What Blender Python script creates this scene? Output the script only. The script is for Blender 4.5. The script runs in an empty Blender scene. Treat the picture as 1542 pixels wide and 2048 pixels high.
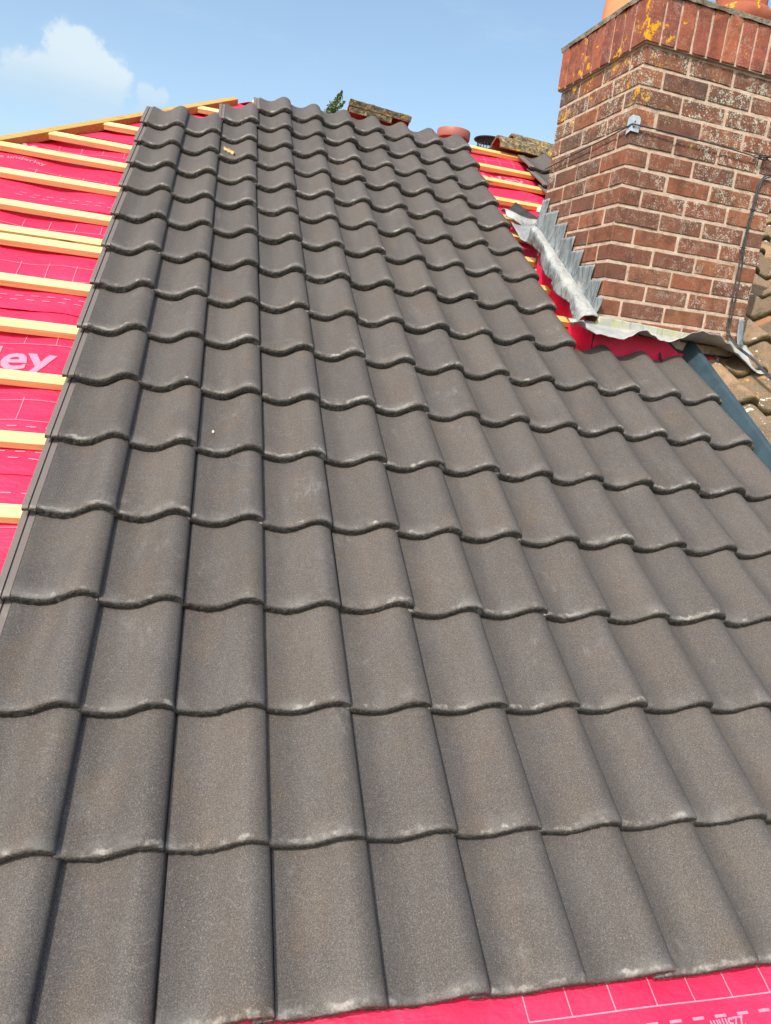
import bpy, bmesh, math, random
from mathutils import Vector, Matrix, noise as mnoise
random.seed(11)
R = math.radians
SC = bpy.context.scene
COL = SC.collection

# ------------------------------------------------------------------ camera
cam_d = bpy.data.cameras.new('camera')
cam_d.sensor_fit = 'VERTICAL'; cam_d.sensor_height = 36.0; cam_d.lens = 24.68
cam_d.clip_start = 0.02; cam_d.clip_end = 600
cam = bpy.data.objects.new('camera', cam_d); COL.objects.link(cam)
CAM = Vector((-0.150, -0.915, 1.091))
cx = Vector((0.966, -0.225, 0.126)); cf = Vector((0.249, 0.940, -0.234)).normalized()
cx = (cx - cf*cx.dot(cf)).normalized(); cu = cx.cross(cf)
cam.matrix_world = Matrix(((cx.x, cu.x, -cf.x, CAM.x), (cx.y, cu.y, -cf.y, CAM.y), (cx.z, cu.z, -cf.z, CAM.z), (0, 0, 0, 1)))
SC.camera = cam

# ------------------------------------------------------------------ exposure
SC.view_settings.view_transform = 'Standard'
SC.view_settings.look = 'None'
SC.view_settings.gamma = 1.0
SC.view_settings.use_curve_mapping = False
SC.view_settings.exposure = 0.75

# ------------------------------------------------------------------ sun and sky
SUN = Vector((-0.4625, -0.505, 0.729)).normalized()
sd = bpy.data.lights.new('sun', 'SUN'); sd.energy = 2.6; sd.angle = R(0.53); sd.color = (1.0, 0.955, 0.89)
so = bpy.data.objects.new('sun', sd); COL.objects.link(so)
so.rotation_euler = SUN.to_track_quat('Z', 'Y').to_euler(); so.location = (-4, -4, 9)

world = bpy.data.worlds.new('World'); SC.world = world; world.use_nodes = True
wn = world.node_tree; wn.nodes.clear()
def WN(t, **kw):
    n = wn.nodes.new(t)
    for k, v in kw.items(): setattr(n, k, v)
    return n
def wmath(op, a, b=None, c=None, clamp=False):
    n = WN('ShaderNodeMath', operation=op); n.use_clamp = clamp
    for i, x in enumerate((a, b, c)):
        if x is None: continue
        if isinstance(x, (int, float)): n.inputs[i].default_value = x
        else: wn.links.new(x, n.inputs[i])
    return n.outputs[0]
wout = WN('ShaderNodeOutputWorld'); wbg = WN('ShaderNodeBackground')
sky = WN('ShaderNodeTexSky', sky_type='NISHITA', sun_disc=False)
sky.sun_elevation = math.asin(SUN.z); sky.sun_rotation = math.atan2(SUN.x, SUN.y) % (2*math.pi)
sky.air_density = 1.0; sky.dust_density = 3.2; sky.ozone_density = 1.6; sky.altitude = 50
SKY_STRENGTH = 0.15
wbg.inputs['Strength'].default_value = SKY_STRENGTH
wtc = WN('ShaderNodeTexCoord'); wdir = wtc.outputs['Generated']
def wdot(v):
    n = WN('ShaderNodeVectorMath', operation='DOT_PRODUCT'); wn.links.new(wdir, n.inputs[0]); n.inputs[1].default_value = v; return n.outputs['Value']
def wnoise(scale, detail=6, rough=0.55, vec=None):
    n = WN('ShaderNodeTexNoise'); n.inputs['Scale'].default_value = scale; n.inputs['Detail'].default_value = detail; n.inputs['Roughness'].default_value = rough
    wn.links.new(vec or wdir, n.inputs['Vector']); return n.outputs['Fac']
def wstep(x, lo, hi):
    n = WN('ShaderNodeMapRange'); n.interpolation_type = 'SMOOTHSTEP'
    wn.links.new(x, n.inputs['Value']); n.inputs['From Min'].default_value = lo; n.inputs['From Max'].default_value = hi
    return n.outputs['Result']
billow = wmath('SUBTRACT', wnoise(17, 9, 0.62), 0.5)
fine = wmath('SUBTRACT', wnoise(60, 6, 0.6), 0.5)
def cloud(dvec, blobs):
    """density field of one heap of cloud round the direction dvec; blobs = (x, y, rx, ry) in radians"""
    c = Vector(dvec).normalized(); r = c.cross(Vector((0, 0, 1))).normalized(); u = r.cross(c)
    dc = wdot(c); front = wmath('GREATER_THAN', dc, 0.2)
    px = wmath('DIVIDE', wdot(r), wmath('MAXIMUM', dc, 0.05)); py = wmath('DIVIDE', wdot(u), wmath('MAXIMUM', dc, 0.05))
    tot = None
    for (x, y, rx, ry) in blobs:
        ax = wmath('DIVIDE', wmath('SUBTRACT', px, x), rx); ay = wmath('DIVIDE', wmath('SUBTRACT', py, y), ry)
        d = wmath('SQRT', wmath('ADD', wmath('MULTIPLY', ax, ax), wmath('MULTIPLY', ay, ay)))
        v = wmath('SUBTRACT', 1.0, d)
        tot = v if tot is None else wmath('MAXIMUM', tot, v)
    f = wmath('ADD', tot, wmath('ADD', wmath('MULTIPLY', billow, 1.7), wmath('MULTIPLY', fine, 0.5)))
    crisp = wmath('MULTIPLY', wstep(f, 0.0, 0.36), wstep(py, -0.055, 0.012))
    soft = wmath('MULTIPLY', wstep(f, -0.18, 0.80), 0.50)
    return wmath('MULTIPLY', wmath('MAXIMUM', crisp, soft), front), py
c1, y1 = cloud((-0.1794, 0.9527, 0.2451), [(0.002, 0.018, 0.040, 0.036), (-0.030, -0.004, 0.045, 0.032), (0.030, 0.000, 0.036, 0.036), (-0.010, -0.020, 0.080, 0.026), (0.010, 0.036, 0.020, 0.018)])
c2, y2 = cloud((-0.0915, 0.9658, 0.2425), [(-0.004, 0.0, 0.016, 0.017), (0.010, 0.003, 0.012, 0.013), (0.0, -0.02, 0.03, 0.014)])
heaps = wmath('MAXIMUM', c1, wmath('MULTIPLY', c2, 0.65))
# a few more heaps of the same size round the rest of the horizon
for k, (az, el) in enumerate(((-62, 13), (-48, 17), (38, 10), (75, 15), (120, 12), (165, 16), (215, 13), (255, 18))):
    dv = (math.sin(R(az))*math.cos(R(el)), math.cos(R(az))*math.cos(R(el)), math.sin(R(el)))
    cc, yy = cloud(dv, [(0, 0.01, 0.05, 0.04), (-0.05, -0.012, 0.05, 0.025), (0.05, -0.01, 0.06, 0.028)])
    heaps = wmath('MAXIMUM', heaps, wmath('MULTIPLY', cc, 0.8))
shade = wmath('ADD', wmath('MULTIPLY', wstep(y1, -0.035, 0.03), 0.75), wmath('MULTIPLY', wmath('ADD', billow, 0.5), 0.35), clamp=True)
cmix = WN('ShaderNodeMix', data_type='RGBA'); wn.links.new(shade, cmix.inputs[0])
cmix.inputs[6].default_value = (2.35, 2.95, 3.5, 1); cmix.inputs[7].default_value = (3.05, 3.55, 3.85, 1)
# thin veils of high cloud
wmap = WN('ShaderNodeMapping'); wmap.inputs['Scale'].default_value = (2.2, 2.2, 9); wn.links.new(wdir, wmap.inputs['Vector'])
veil = wmath('MULTIPLY', wstep(wnoise(2.6, 7, 0.6, wmap.outputs['Vector']), 0.50, 0.82), 0.30)
vmix = WN('ShaderNodeMix', data_type='RGBA'); wn.links.new(veil, vmix.inputs[0]); vmix.inputs[7].default_value = (2.3, 3.0, 3.75, 1)
tint = WN('ShaderNodeMix', data_type='RGBA', blend_type='MULTIPLY'); tint.inputs[0].default_value = 1.0
wn.links.new(sky.outputs[0], tint.inputs[6]); tint.inputs[7].default_value = (1.05, 1.06, 0.965, 1)
wn.links.new(tint.outputs[2], vmix.inputs[6])
hmix = WN('ShaderNodeMix', data_type='RGBA'); wn.links.new(wmath('MULTIPLY', heaps, 0.93), hmix.inputs[0])
wn.links.new(vmix.outputs[2], hmix.inputs[6]); wn.links.new(cmix.outputs[2], hmix.inputs[7])
wn.links.new(hmix.outputs[2], wbg.inputs['Color']); wn.links.new(wbg.outputs[0], wout.inputs[0])

# ------------------------------------------------------------------ frames of reference
PITCH = 0.5559
SP, CP = math.sin(PITCH), math.cos(PITCH)
RX = Matrix.Rotation(PITCH, 4, 'X')
def W3(u, v, n): return Vector((u, v*CP - n*SP, v*SP + n*CP))            # roof (along, up-slope, off-slope) to world
def to_roof(p): return Vector((p[0], p[1]*CP + p[2]*SP, -p[1]*SP + p[2]*CP))
def in_view(p, m=0.12):
    d = p - CAM; z = d.dot(cf)
    if z < 0.05: return False
    x = d.dot(cx)/z*1404/771; y = d.dot(cu)/z*1404/1024
    return abs(x) < 1+m and abs(y) < 1+m
# chimney frame: a along its front, b into its depth, z up; origin at the foot of its front left corner
CHO = Vector((1.4315, 1.967, 2.370))
CR = Vector((0.9984, 0.055, 0.013)).normalized(); CU = Vector((-0.013, 0, 1.0)); CU = (CU - CR*CU.dot(CR)).normalized(); CB = CU.cross(CR)
ZS = 1.15                                                               # underside of the soldier course above the foot
CHBASE = CHO - CU*ZS
CHM = Matrix(((CR.x, CB.x, CU.x, CHBASE.x), (CR.y, CB.y, CU.y, CHBASE.y), (CR.z, CB.z, CU.z, CHBASE.z), (0, 0, 0, 1)))
def ch_to_roof(a, b, z): return to_roof(CHM @ Vector((a, b, z)))

W = 0.19
ROWV = [-0.0078, 0.268, 0.5495, 0.8255, 1.1006, 1.3826, 1.6628, 1.9407, 2.2183, 2.5039, 2.785, 3.0573, 3.3233, 3.5927, 3.8553, 4.1348, 4.4108]
ROWU = [0.0153, 0.0081, 0.0051, 0.0047, 0.0046, 0.0061, 0.0025, -0.0017, -0.0031, -0.005, -0.008, -0.0118, -0.0106, -0.0082, -0.0069, 0.0014, 0.0072]
G = 0.2765
RIDGE = 4.75

# ------------------------------------------------------------------ helpers
def tag(o, label=None, cat=None, group=None, kind=None):
    if label: o['label'] = label
    if cat: o['category'] = cat
    if group: o['group'] = group
    if kind: o['kind'] = kind
    return o
def empty(name, mat=None):
    o = bpy.data.objects.new(name, None); COL.objects.link(o); o.empty_display_size = 0.1
    if mat is not None: o.matrix_world = mat
    return o
def mk(name, verts, faces, mat, smooth=False, sharp=None, mats=None, midx=None):
    me = bpy.data.meshes.new(name); me.from_pydata([tuple(v) for v in verts], [], faces); me.update()
    for m in (mats or [mat]): me.materials.append(m)
    if midx: me.polygons.foreach_set('material_index', midx)
    if smooth:
        me.polygons.foreach_set('use_smooth', [True]*len(me.polygons))
        if sharp: me.set_sharp_from_angle(angle=R(sharp))
    return me
def put(name, me, parent=None, loc=(0, 0, 0), rot=(0, 0, 0), scale=(1, 1, 1)):
    o = bpy.data.objects.new(name, me); COL.objects.link(o)
    if parent is not None: o.parent = parent
    o.location = loc; o.rotation_euler = rot; o.scale = scale
    return o
def bm_mesh(name, bm, mat, smooth=False, sharp=None):
    me = bpy.data.meshes.new(name); bm.normal_update(); bm.to_mesh(me); bm.free(); me.materials.append(mat)
    if smooth:
        me.polygons.foreach_set('use_smooth', [True]*len(me.polygons))
        if sharp: me.set_sharp_from_angle(angle=R(sharp))
    return me
def grid_faces(nu, nv, off=0, flip=False):
    f = []
    for j in range(nv-1):
        for i in range(nu-1):
            a = off + j*nu + i; q = (a, a+1, a+nu+1, a+nu)
            f.append(q[::-1] if flip else q)
    return f
def tube(path, r, sides=8, cap=True):
    """verts, faces of a round tube along path"""
    V, F = [], []; P = [Vector(p) for p in path]; n = len(P); up = Vector((0.13, 0.21, 0.97)).normalized()
    for i, p in enumerate(P):
        t = (P[min(i+1, n-1)] - P[max(i-1, 0)]).normalized()
        s = t.cross(up)
        if s.length < 1e-3: s = t.cross(Vector((1, 0, 0)))
        s.normalize(); w = s.cross(t); rr = r[i] if isinstance(r, (list, tuple)) else r
        for k in range(sides):
            a = 2*math.pi*k/sides; V.append(p + s*math.cos(a)*rr + w*math.sin(a)*rr)
    for i in range(n-1):
        for k in range(sides):
            k2 = (k+1) % sides; F.append((i*sides+k, i*sides+k2, (i+1)*sides+k2, (i+1)*sides+k))
    if cap: F.append(tuple(range(sides))[::-1]); F.append(tuple((n-1)*sides+k for k in range(sides)))
    return V, F
def smooth_path(pts, n=6):
    P = [Vector(p) for p in pts]; out = []
    for i in range(len(P)-1):
        p0, p1, p2, p3 = P[max(i-1, 0)], P[i], P[i+1], P[min(i+2, len(P)-1)]
        for k in range(n):
            t = k/n
            out.append(0.5*((2*p1) + (p2-p0)*t + (2*p0-5*p1+4*p2-p3)*t*t + (3*p1-p0-3*p2+p3)*t**3))
    out.append(P[-1]); return out
def lerp_tab(tab, x):
    if x <= tab[0][0]: return tab[0][1]
    for (x0, y0), (x1, y1) in zip(tab, tab[1:]):
        if x <= x1:
            t = (x-x0)/(x1-x0); t = t*t*(3-2*t); return y0 + (y1-y0)*t
    return tab[-1][1]
def nz(x, y=0.0, z=0.0): return mnoise.noise(Vector((x, y, z)))

# ------------------------------------------------------------------ materials
class MatB:
    def __init__(s, name, rough=0.8, spec=0.3):
        s.m = bpy.data.materials.new(name); s.m.use_nodes = True; s.t = s.m.node_tree
        s.b = s.t.nodes['Principled BSDF']; s.b.inputs['Roughness'].default_value = rough
        s.b.inputs['Specular IOR Level'].default_value = spec
        s.tc = s.N('ShaderNodeTexCoord'); s.oi = s.N('ShaderNodeObjectInfo'); s.geo = s.N('ShaderNodeNewGeometry')
        s.obj = s.tc.outputs['Object']; s.rnd = s.oi.outputs['Random']; s.pos = s.geo.outputs['Position']
    def N(s, t, **kw):
        n = s.t.nodes.new(t)
        for k, v in kw.items(): setattr(n, k, v)
        return n
    def L(s, a, b): s.t.links.new(a, b)
    def set(s, sock, x):
        if hasattr(x, 'links'): s.L(x, sock)
        elif isinstance(x, (tuple, list)) and len(x) == 3 and sock.type == 'RGBA': sock.default_value = (*x, 1)
        else: sock.default_value = x
    def math(s, op, a, b=0.0, clamp=False):
        n = s.N('ShaderNodeMath', operation=op); n.use_clamp = clamp; s.set(n.inputs[0], a); s.set(n.inputs[1], b); return n.outputs[0]
    def vadd(s, a, b):
        n = s.N('ShaderNodeVectorMath', operation='ADD'); s.set(n.inputs[0], a); s.set(n.inputs[1], b); return n.outputs[0]
    def vmul(s, a, b):
        n = s.N('ShaderNodeVectorMath', operation='MULTIPLY'); s.set(n.inputs[0], a); s.set(n.inputs[1], b); return n.outputs[0]
    def seeded(s, vec=None, k=37.0):
        """coordinates shifted by the object's own random number, so copies do not repeat"""
        c = s.N('ShaderNodeCombineXYZ'); s.L(s.math('MULTIPLY', s.rnd, k), c.inputs[0]); s.L(s.math('MULTIPLY', s.rnd, k*1.7), c.inputs[1]); s.L(s.math('MULTIPLY', s.rnd, k*0.6), c.inputs[2])
        return s.vadd(vec or s.obj, c.outputs[0])
    def noise(s, scale, detail=4, rough=0.6, vec=None, dist=0.0):
        n = s.N('ShaderNodeTexNoise'); s.L(vec or s.obj, n.inputs['Vector'])
        n.inputs['Scale'].default_value = scale; n.inputs['Detail'].default_value = detail; n.inputs['Roughness'].default_value = rough; n.inputs['Distortion'].default_value = dist
        return n.outputs['Fac']
    def voro(s, scale, vec=None, out='Distance'):
        n = s.N('ShaderNodeTexVoronoi'); s.L(vec or s.obj, n.inputs['Vector']); n.inputs['Scale'].default_value = scale; return n.outputs[out]
    def step(s, x, lo, hi, a=0.0, b=1.0):
        n = s.N('ShaderNodeMapRange'); n.interpolation_type = 'SMOOTHSTEP'; s.set(n.inputs['Value'], x)
        s.set(n.inputs['From Min'], lo); s.set(n.inputs['From Max'], hi); n.inputs['To Min'].default_value = a; n.inputs['To Max'].default_value = b
        return n.outputs['Result']
    def mix(s, f, a, b, mode='MIX'):
        n = s.N('ShaderNodeMix', data_type='RGBA', blend_type=mode); s.set(n.inputs[0], f); s.set(n.inputs[6], a); s.set(n.inputs[7], b); return n.outputs[2]
    def ramp(s, f, stops):
        n = s.N('ShaderNodeValToRGB'); s.set(n.inputs[0], f); e = n.color_ramp.elements
        while len(e) < len(stops): e.new(0.5)
        for k, (p, c) in enumerate(stops): e[k].position = p; e[k].color = (*c, 1)
        return n.outputs[0]
    def sep(s, vec):
        n = s.N('ShaderNodeSeparateXYZ'); s.L(vec, n.inputs[0]); return n.outputs
    def bump(s, h, strength=0.5, dist=0.002, prev=None):
        n = s.N('ShaderNodeBump'); s.set(n.inputs['Height'], h); s.set(n.inputs['Strength'], strength); n.inputs['Distance'].default_value = dist
        if prev is not None: s.L(prev, n.inputs['Normal'])
        return n.outputs[0]
    def done(s, col, normal=None, rough=None):
        s.set(s.b.inputs['Base Color'], col)
        if normal is not None: s.L(normal, s.b.inputs['Normal'])
        if rough is not None: s.set(s.b.inputs['Roughness'], rough)
        return s.m

def mat_tile():
    m = MatB('brown_concrete', 0.72, 0.35); v = m.seeded()
    x, y, z = m.sep(m.obj)
    base = m.ramp(m.rnd, [(0.0, (0.070, 0.060, 0.054)), (0.2, (0.100, 0.086, 0.076)), (0.4, (0.081, 0.070, 0.065)), (0.6, (0.110, 0.092, 0.079)), (0.8, (0.087, 0.076, 0.070)), (1.0, (0.097, 0.081, 0.070))])
    blot = m.noise(9, 5, 0.6, v)
    blot = m.math('ADD', m.math('MULTIPLY', blot, 0.55), m.math('MULTIPLY', m.noise(8, 4, 0.6, m.vmul(v, (1.0, 0.35, 1.0))), 0.45))
    c = m.mix(m.step(blot, 0.50, 0.68, 0, 0.6), base, (0.128, 0.092, 0.060))
    c = m.mix(m.step(m.noise(6, 3, 0.5, m.vadd(v, (5, 3, 1))), 0.52, 0.72, 0, 0.7), c, (0.072, 0.063, 0.063))
    streak = m.noise(14, 4, 0.6, m.vmul(v, (1.0, 0.16, 1.0)))
    c = m.mix(m.step(streak, 0.42, 0.72, 0, 0.40), c, (0.138, 0.126, 0.118))
    grain = m.noise(640, 2, 0.7, v); grain2 = m.noise(400, 4, 0.8, m.vmul(v, (1.0, 0.85, 1.0)))
    c = m.mix(m.step(grain, 0.36, 0.56, 0.85, 0), c, (0.032, 0.028, 0.025))
    c = m.mix(m.step(grain2, 0.51, 0.65, 0, 0.66), c, (0.215, 0.188, 0.165))
    c = m.mix(m.step(grain2, 0.48, 0.36, 0, 0.75), c, (0.050, 0.044, 0.040))
    c = m.mix(m.step(x, 0.0028, 0.0005, 0, 0.75), c, (0.165, 0.137, 0.125))
    # worn, limed arris along the nose and a few pale scuffs
    wob = m.math('MULTIPLY', m.math('SUBTRACT', m.noise(38, 3, 0.6, v), 0.5), 0.030)
    yy = m.math('ADD', y, wob)
    band = m.math('MULTIPLY', m.step(yy, 0.0005, 0.005), m.step(yy, 0.016, 0.008))
    patch = m.step(m.noise(24, 4, 0.65, m.vadd(v, (9, 2, 4))), m.math('ADD', 0.40, m.math('MULTIPLY', m.math('FRACT', m.math('MULTIPLY', m.rnd, 7.31)), 0.22)), 0.70)
    wear = m.math('MULTIPLY', m.math('MULTIPLY', band, patch), m.step(m.noise(300, 3, 0.7, v), 0.30, 0.55, 0.35, 1))
    c = m.mix(m.math('MULTIPLY', wear, 0.58), c, (0.46, 0.43, 0.39))
    haze = m.math('MULTIPLY', m.step(y, 0.05, 0.0), m.step(m.noise(13, 4, 0.6, m.vadd(v, (1, 7, 2))), 0.42, 0.68))
    c = m.mix(m.math('MULTIPLY', haze, 0.32), c, (0.245, 0.235, 0.222))
    dust = m.math('MULTIPLY', m.step(m.noise(5.5, 5, 0.7, m.vadd(v, (4, 4, 1))), 0.57, 0.72), m.step(m.noise(70, 3, 0.7, m.vmul(v, (1, 0.35, 1))), 0.38, 0.66))
    c = m.mix(m.math('MULTIPLY', dust, 0.34), c, (0.255, 0.24, 0.225))
    scr = m.N('ShaderNodeTexWave', wave_type='RINGS', bands_direction='Z'); scr.inputs['Scale'].default_value = 9; scr.inputs['Distortion'].default_value = 9; scr.inputs['Detail'].default_value = 2
    m.L(v, scr.inputs['Vector'])
    sm = m.math('MULTIPLY', m.step(scr.outputs['Fac'], 0.985, 0.998), m.step(m.noise(8, 2, 0.5, m.vadd(v, (3, 3, 9))), 0.60, 0.68))
    c = m.mix(m.math('MULTIPLY', sm, 0.14), c, (0.30, 0.28, 0.26))
    fleck = m.math('MULTIPLY', m.step(m.voro(95, v), 0.085, 0.05), m.step(m.noise(11, 2, 0.5, m.vadd(v, (2, 8, 5))), 0.56, 0.66))
    c = m.mix(m.math('MULTIPLY', fleck, 0.7), c, (0.42, 0.39, 0.34))
    # raw broken concrete on the nose face
    face = m.step(m.math('ADD', y, m.math('MULTIPLY', m.math('SUBTRACT', m.noise(120, 3, 0.7, v), 0.5), 0.004)), 0.0026, 0.0002)
    raw = m.ramp(m.noise(170, 4, 0.7, v), [(0.34, (0.014, 0.012, 0.011)), (0.54, (0.048, 0.042, 0.037)), (0.72, (0.17, 0.15, 0.125))])
    c = m.mix(m.math('MULTIPLY', face, 0.92), c, raw)
    n = m.bump(grain2, 0.55, 0.0016)
    n = m.bump(m.noise(95, 4, 0.7, v), m.math('MULTIPLY', face, 0.9), 0.006, n)
    n = m.bump(m.noise(30, 3, 0.5, v), 0.10, 0.004, n)
    return m.done(c, n)
def mat_underlay():
    m = MatB('red_underlay', 0.55, 0.35)
    c = m.mix(m.step(m.noise(3.0, 4, 0.6), 0.35, 0.7), (0.74, 0.018, 0.072), (0.80, 0.030, 0.098))
    c = m.mix(m.step(m.noise(420, 2, 0.6), 0.40, 0.66, 0, 0.35), c, (0.62, 0.012, 0.055))
    c = m.mix(m.step(m.noise(34, 5, 0.7), 0.62, 0.78, 0, 0.22), c, (0.86, 0.16, 0.24))
    n = m.bump(m.noise(700, 2, 0.6), 0.25, 0.0008); n = m.bump(m.noise(9, 4, 0.6, m.vmul(m.obj, (1, 2.2, 1))), 0.65, 0.016, n)
    n = m.bump(m.noise(55, 3, 0.6, m.vmul(m.obj, (1, 1.6, 1))), 0.12, 0.004, n)
    return m.done(c, n)
def mat_print():
    m = MatB('pink_print', 0.55, 0.3)
    return m.done(m.mix(m.step(m.noise(160, 4, 0.7), 0.36, 0.62), (0.87, 0.185, 0.275), (0.88, 0.23, 0.32)))
def mat_wood(name, lo, hi, dark):
    m = MatB(name, 0.65, 0.3); v = m.seeded()
    g = m.noise(26, 5, 0.6, m.vmul(v, (0.10, 3.0, 3.0)), 0.6)
    c = m.mix(m.step(g, 0.34, 0.68), lo, hi)
    line = m.noise(120, 3, 0.6, m.vmul(v, (0.05, 2.0, 2.0)), 0.3)
    c = m.mix(m.step(line, 0.54, 0.72, 0, 0.40), c, dark)
    kn = m.voro(3.6, m.vmul(v, (0.75, 6, 6)))
    c = m.mix(m.step(kn, 0.13, 0.04, 0, 0.85), c, tuple(x*0.35 for x in dark))
    c = m.mix(m.step(m.noise(5, 3, 0.6, m.vadd(v, (2, 2, 2))), 0.58, 0.75, 0, 0.35), c, dark)
    n = m.bump(line, 0.35, 0.001); n = m.bump(m.noise(500, 2, 0.6, m.vmul(v, (0.3, 1, 1))), 0.25, 0.0008, n)
    return m.done(c, n)
def lichen_white(m, c, v, amount, col=(0.50, 0.49, 0.40)):
    spot = m.math('ADD', m.noise(165, 4, 0.72, v), m.math('MULTIPLY', m.math('SUBTRACT', m.noise(34, 3, 0.6, v), 0.5), 0.55))
    f = m.math('MULTIPLY', m.step(spot, 0.53, 0.60), amount)
    return m.mix(f, c, col), f
def mat_brick(name, stops, lich, orange=0.0):
    m = MatB(name, 0.85, 0.2); v = m.seeded()
    c = m.ramp(m.rnd, stops)
    c = m.mix(m.step(m.noise(16, 4, 0.6, v), 0.44, 0.70, 0, 0.7), c, tuple(x*0.62 for x in stops[0][1]))
    c = m.mix(m.step(m.noise(22, 3, 0.6, m.vadd(v, (4, 4, 4))), 0.56, 0.74, 0, 0.55), c, (0.28, 0.105, 0.035))
    c = m.mix(m.step(m.noise(230, 3, 0.7, v), 0.52, 0.68, 0, 0.45), c, tuple(x*0.45 for x in stops[0][1]))
    a, b, z = m.sep(m.N('ShaderNodeTexCoord').outputs['Object'])
    # weathering by place on the stack: thickest high up and towards the right hand end, thin near the flashing
    pos = m.pos; px, py, pz = m.sep(pos)
    place = m.math('ADD', m.step(pz, 1.50, 2.30, -0.06, 0.62), m.step(px, 1.45, 2.25, 0.0, 0.50))
    am = m.math('MULTIPLY', m.math('MULTIPLY', m.math('ADD', place, 0.12), lich), m.step(m.noise(6.5, 3, 0.6, m.vadd(pos, (3, 1, 2))), 0.36, 0.60, 0.2, 1.0), clamp=True)
    am = m.math('MULTIPLY', am, m.step(m.math('FRACT', m.math('MULTIPLY', m.rnd, 5.17)), 0.0, 0.75, 0.25, 1.5), clamp=True)
    soot = m.math('MULTIPLY', m.step(m.noise(5, 4, 0.65, m.vadd(pos, (8, 2, 3))), 0.46, 0.66), m.math('ADD', m.step(pz, 1.6, 2.30, 0.05, 0.80), m.step(px, 1.6, 2.25, 0, 0.25)))
    c = m.mix(m.math('MULTIPLY', soot, 0.80*min(1, lich)), c, (0.066, 0.055, 0.043))
    c, f = lichen_white(m, c, v, am)
    if orange > 0:
        # thickest on the flank side and round the front left arris, under the soldier course
        side = m.math('MULTIPLY', m.step(px, 1.66, 1.46), m.step(pz, 1.98, 2.26))
        o = m.math('ADD', m.noise(26, 5, 0.75, pos), m.math('MULTIPLY', m.math('SUBTRACT', m.noise(7, 2, 0.5, m.vadd(pos, (1.3, 5.1, 0.4))), 0.5), 0.5))
        o = m.step(m.math('ADD', o, m.math('MULTIPLY', side, 0.115)), 0.712, 0.730)
        o = m.math('MULTIPLY', o, m.step(pz, 1.95, 2.15))
        c = m.mix(m.math('MULTIPLY', o, 0.95), c, m.mix(m.noise(200, 3, 0.7, pos), (0.62, 0.22, 0.0), (0.70, 0.42, 0.02)))
    n = m.bump(m.noise(90, 5, 0.7, v), 0.55, 0.004); n = m.bump(f, 0.35, 0.002, n)
    return m.done(c, n)
def mat_mortar():
    m = MatB('mortar', 0.92, 0.1)
    c = m.mix(m.step(m.noise(26, 5, 0.65), 0.35, 0.65), (0.47, 0.345, 0.26), (0.58, 0.45, 0.35))
    c = m.mix(m.step(m.noise(9, 5, 0.7), 0.52, 0.68, 0, 0.8), c, (0.22, 0.175, 0.125))
    c = m.mix(m.step(m.noise(31, 4, 0.7), 0.56, 0.70, 0, 0.6), c, (0.30, 0.24, 0.18))
    c = m.mix(m.step(m.noise(240, 3, 0.7), 0.56, 0.72, 0, 0.4), c, (0.30, 0.23, 0.17))
    n = m.bump(m.noise(120, 5, 0.7), 0.7, 0.004)
    return m.done(c, n)
def mat_flaunch():
    m = MatB('flaunching_mortar', 0.92, 0.1)
    c = m.mix(m.step(m.noise(20, 5, 0.65), 0.35, 0.65), (0.30, 0.25, 0.18), (0.50, 0.44, 0.35))
    c = m.mix(m.step(m.noise(70, 4, 0.7), 0.54, 0.66, 0, 0.8), c, (0.11, 0.09, 0.07))
    c = m.mix(m.step(m.noise(17, 4, 0.7, m.vadd(m.obj, (4, 1, 2))), 0.62, 0.66, 0, 0.9), c, (0.60, 0.33, 0.02))
    return m.done(c, m.bump(m.noise(80, 5, 0.75), 0.9, 0.008))
def mat_lead(name='lead', base=(0.245, 0.268, 0.274), dk=(0.085, 0.095, 0.10)):
    m = MatB(name, 0.5, 0.4); m.b.inputs['Metallic'].default_value = 0.12
    c = m.mix(m.step(m.noise(7, 4, 0.6), 0.35, 0.68), base, tuple(min(0.62, x*1.28) for x in base))
    s = m.noise(46, 6, 0.78, m.vmul(m.obj, (1.0, 1.0, 0.20)), 0.8)
    up = m.step(m.math('ABSOLUTE', m.sep(m.geo.outputs['Normal'])[2]), 0.55, 0.25)
    c = m.mix(m.math('MULTIPLY', up, m.step(m.noise(11, 4, 0.6, m.vadd(m.obj, (2, 9, 4))), 0.40, 0.62, 0.05, 0.6)), c, (0.20, 0.235, 0.255))
    c = m.mix(m.step(m.noise(34, 5, 0.7, m.vadd(m.obj, (6, 6, 1))), 0.52, 0.68, 0, 0.45), c, (0.23, 0.235, 0.235))
    c = m.mix(m.math('MULTIPLY', m.step(s, 0.46, 0.60), m.math('ADD', m.math('MULTIPLY', up, 0.55), 0.25)), c, dk)
    c = m.mix(m.step(m.noise(85, 5, 0.78, m.vmul(m.vadd(m.obj, (3, 1, 7)), (1, 0.6, 1))), 0.56, 0.66, 0, 0.75), c, (0.15, 0.15, 0.145))
    c = m.mix(m.step(m.noise(15, 4, 0.7, m.vadd(m.obj, (7, 4, 2))), 0.60, 0.72, 0, 0.45), c, (0.52, 0.45, 0.36))
    n = m.bump(m.noise(28, 4, 0.6), 0.35, 0.006); n = m.bump(s, 0.2, 0.002, n)
    return m.done(c, n)
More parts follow.
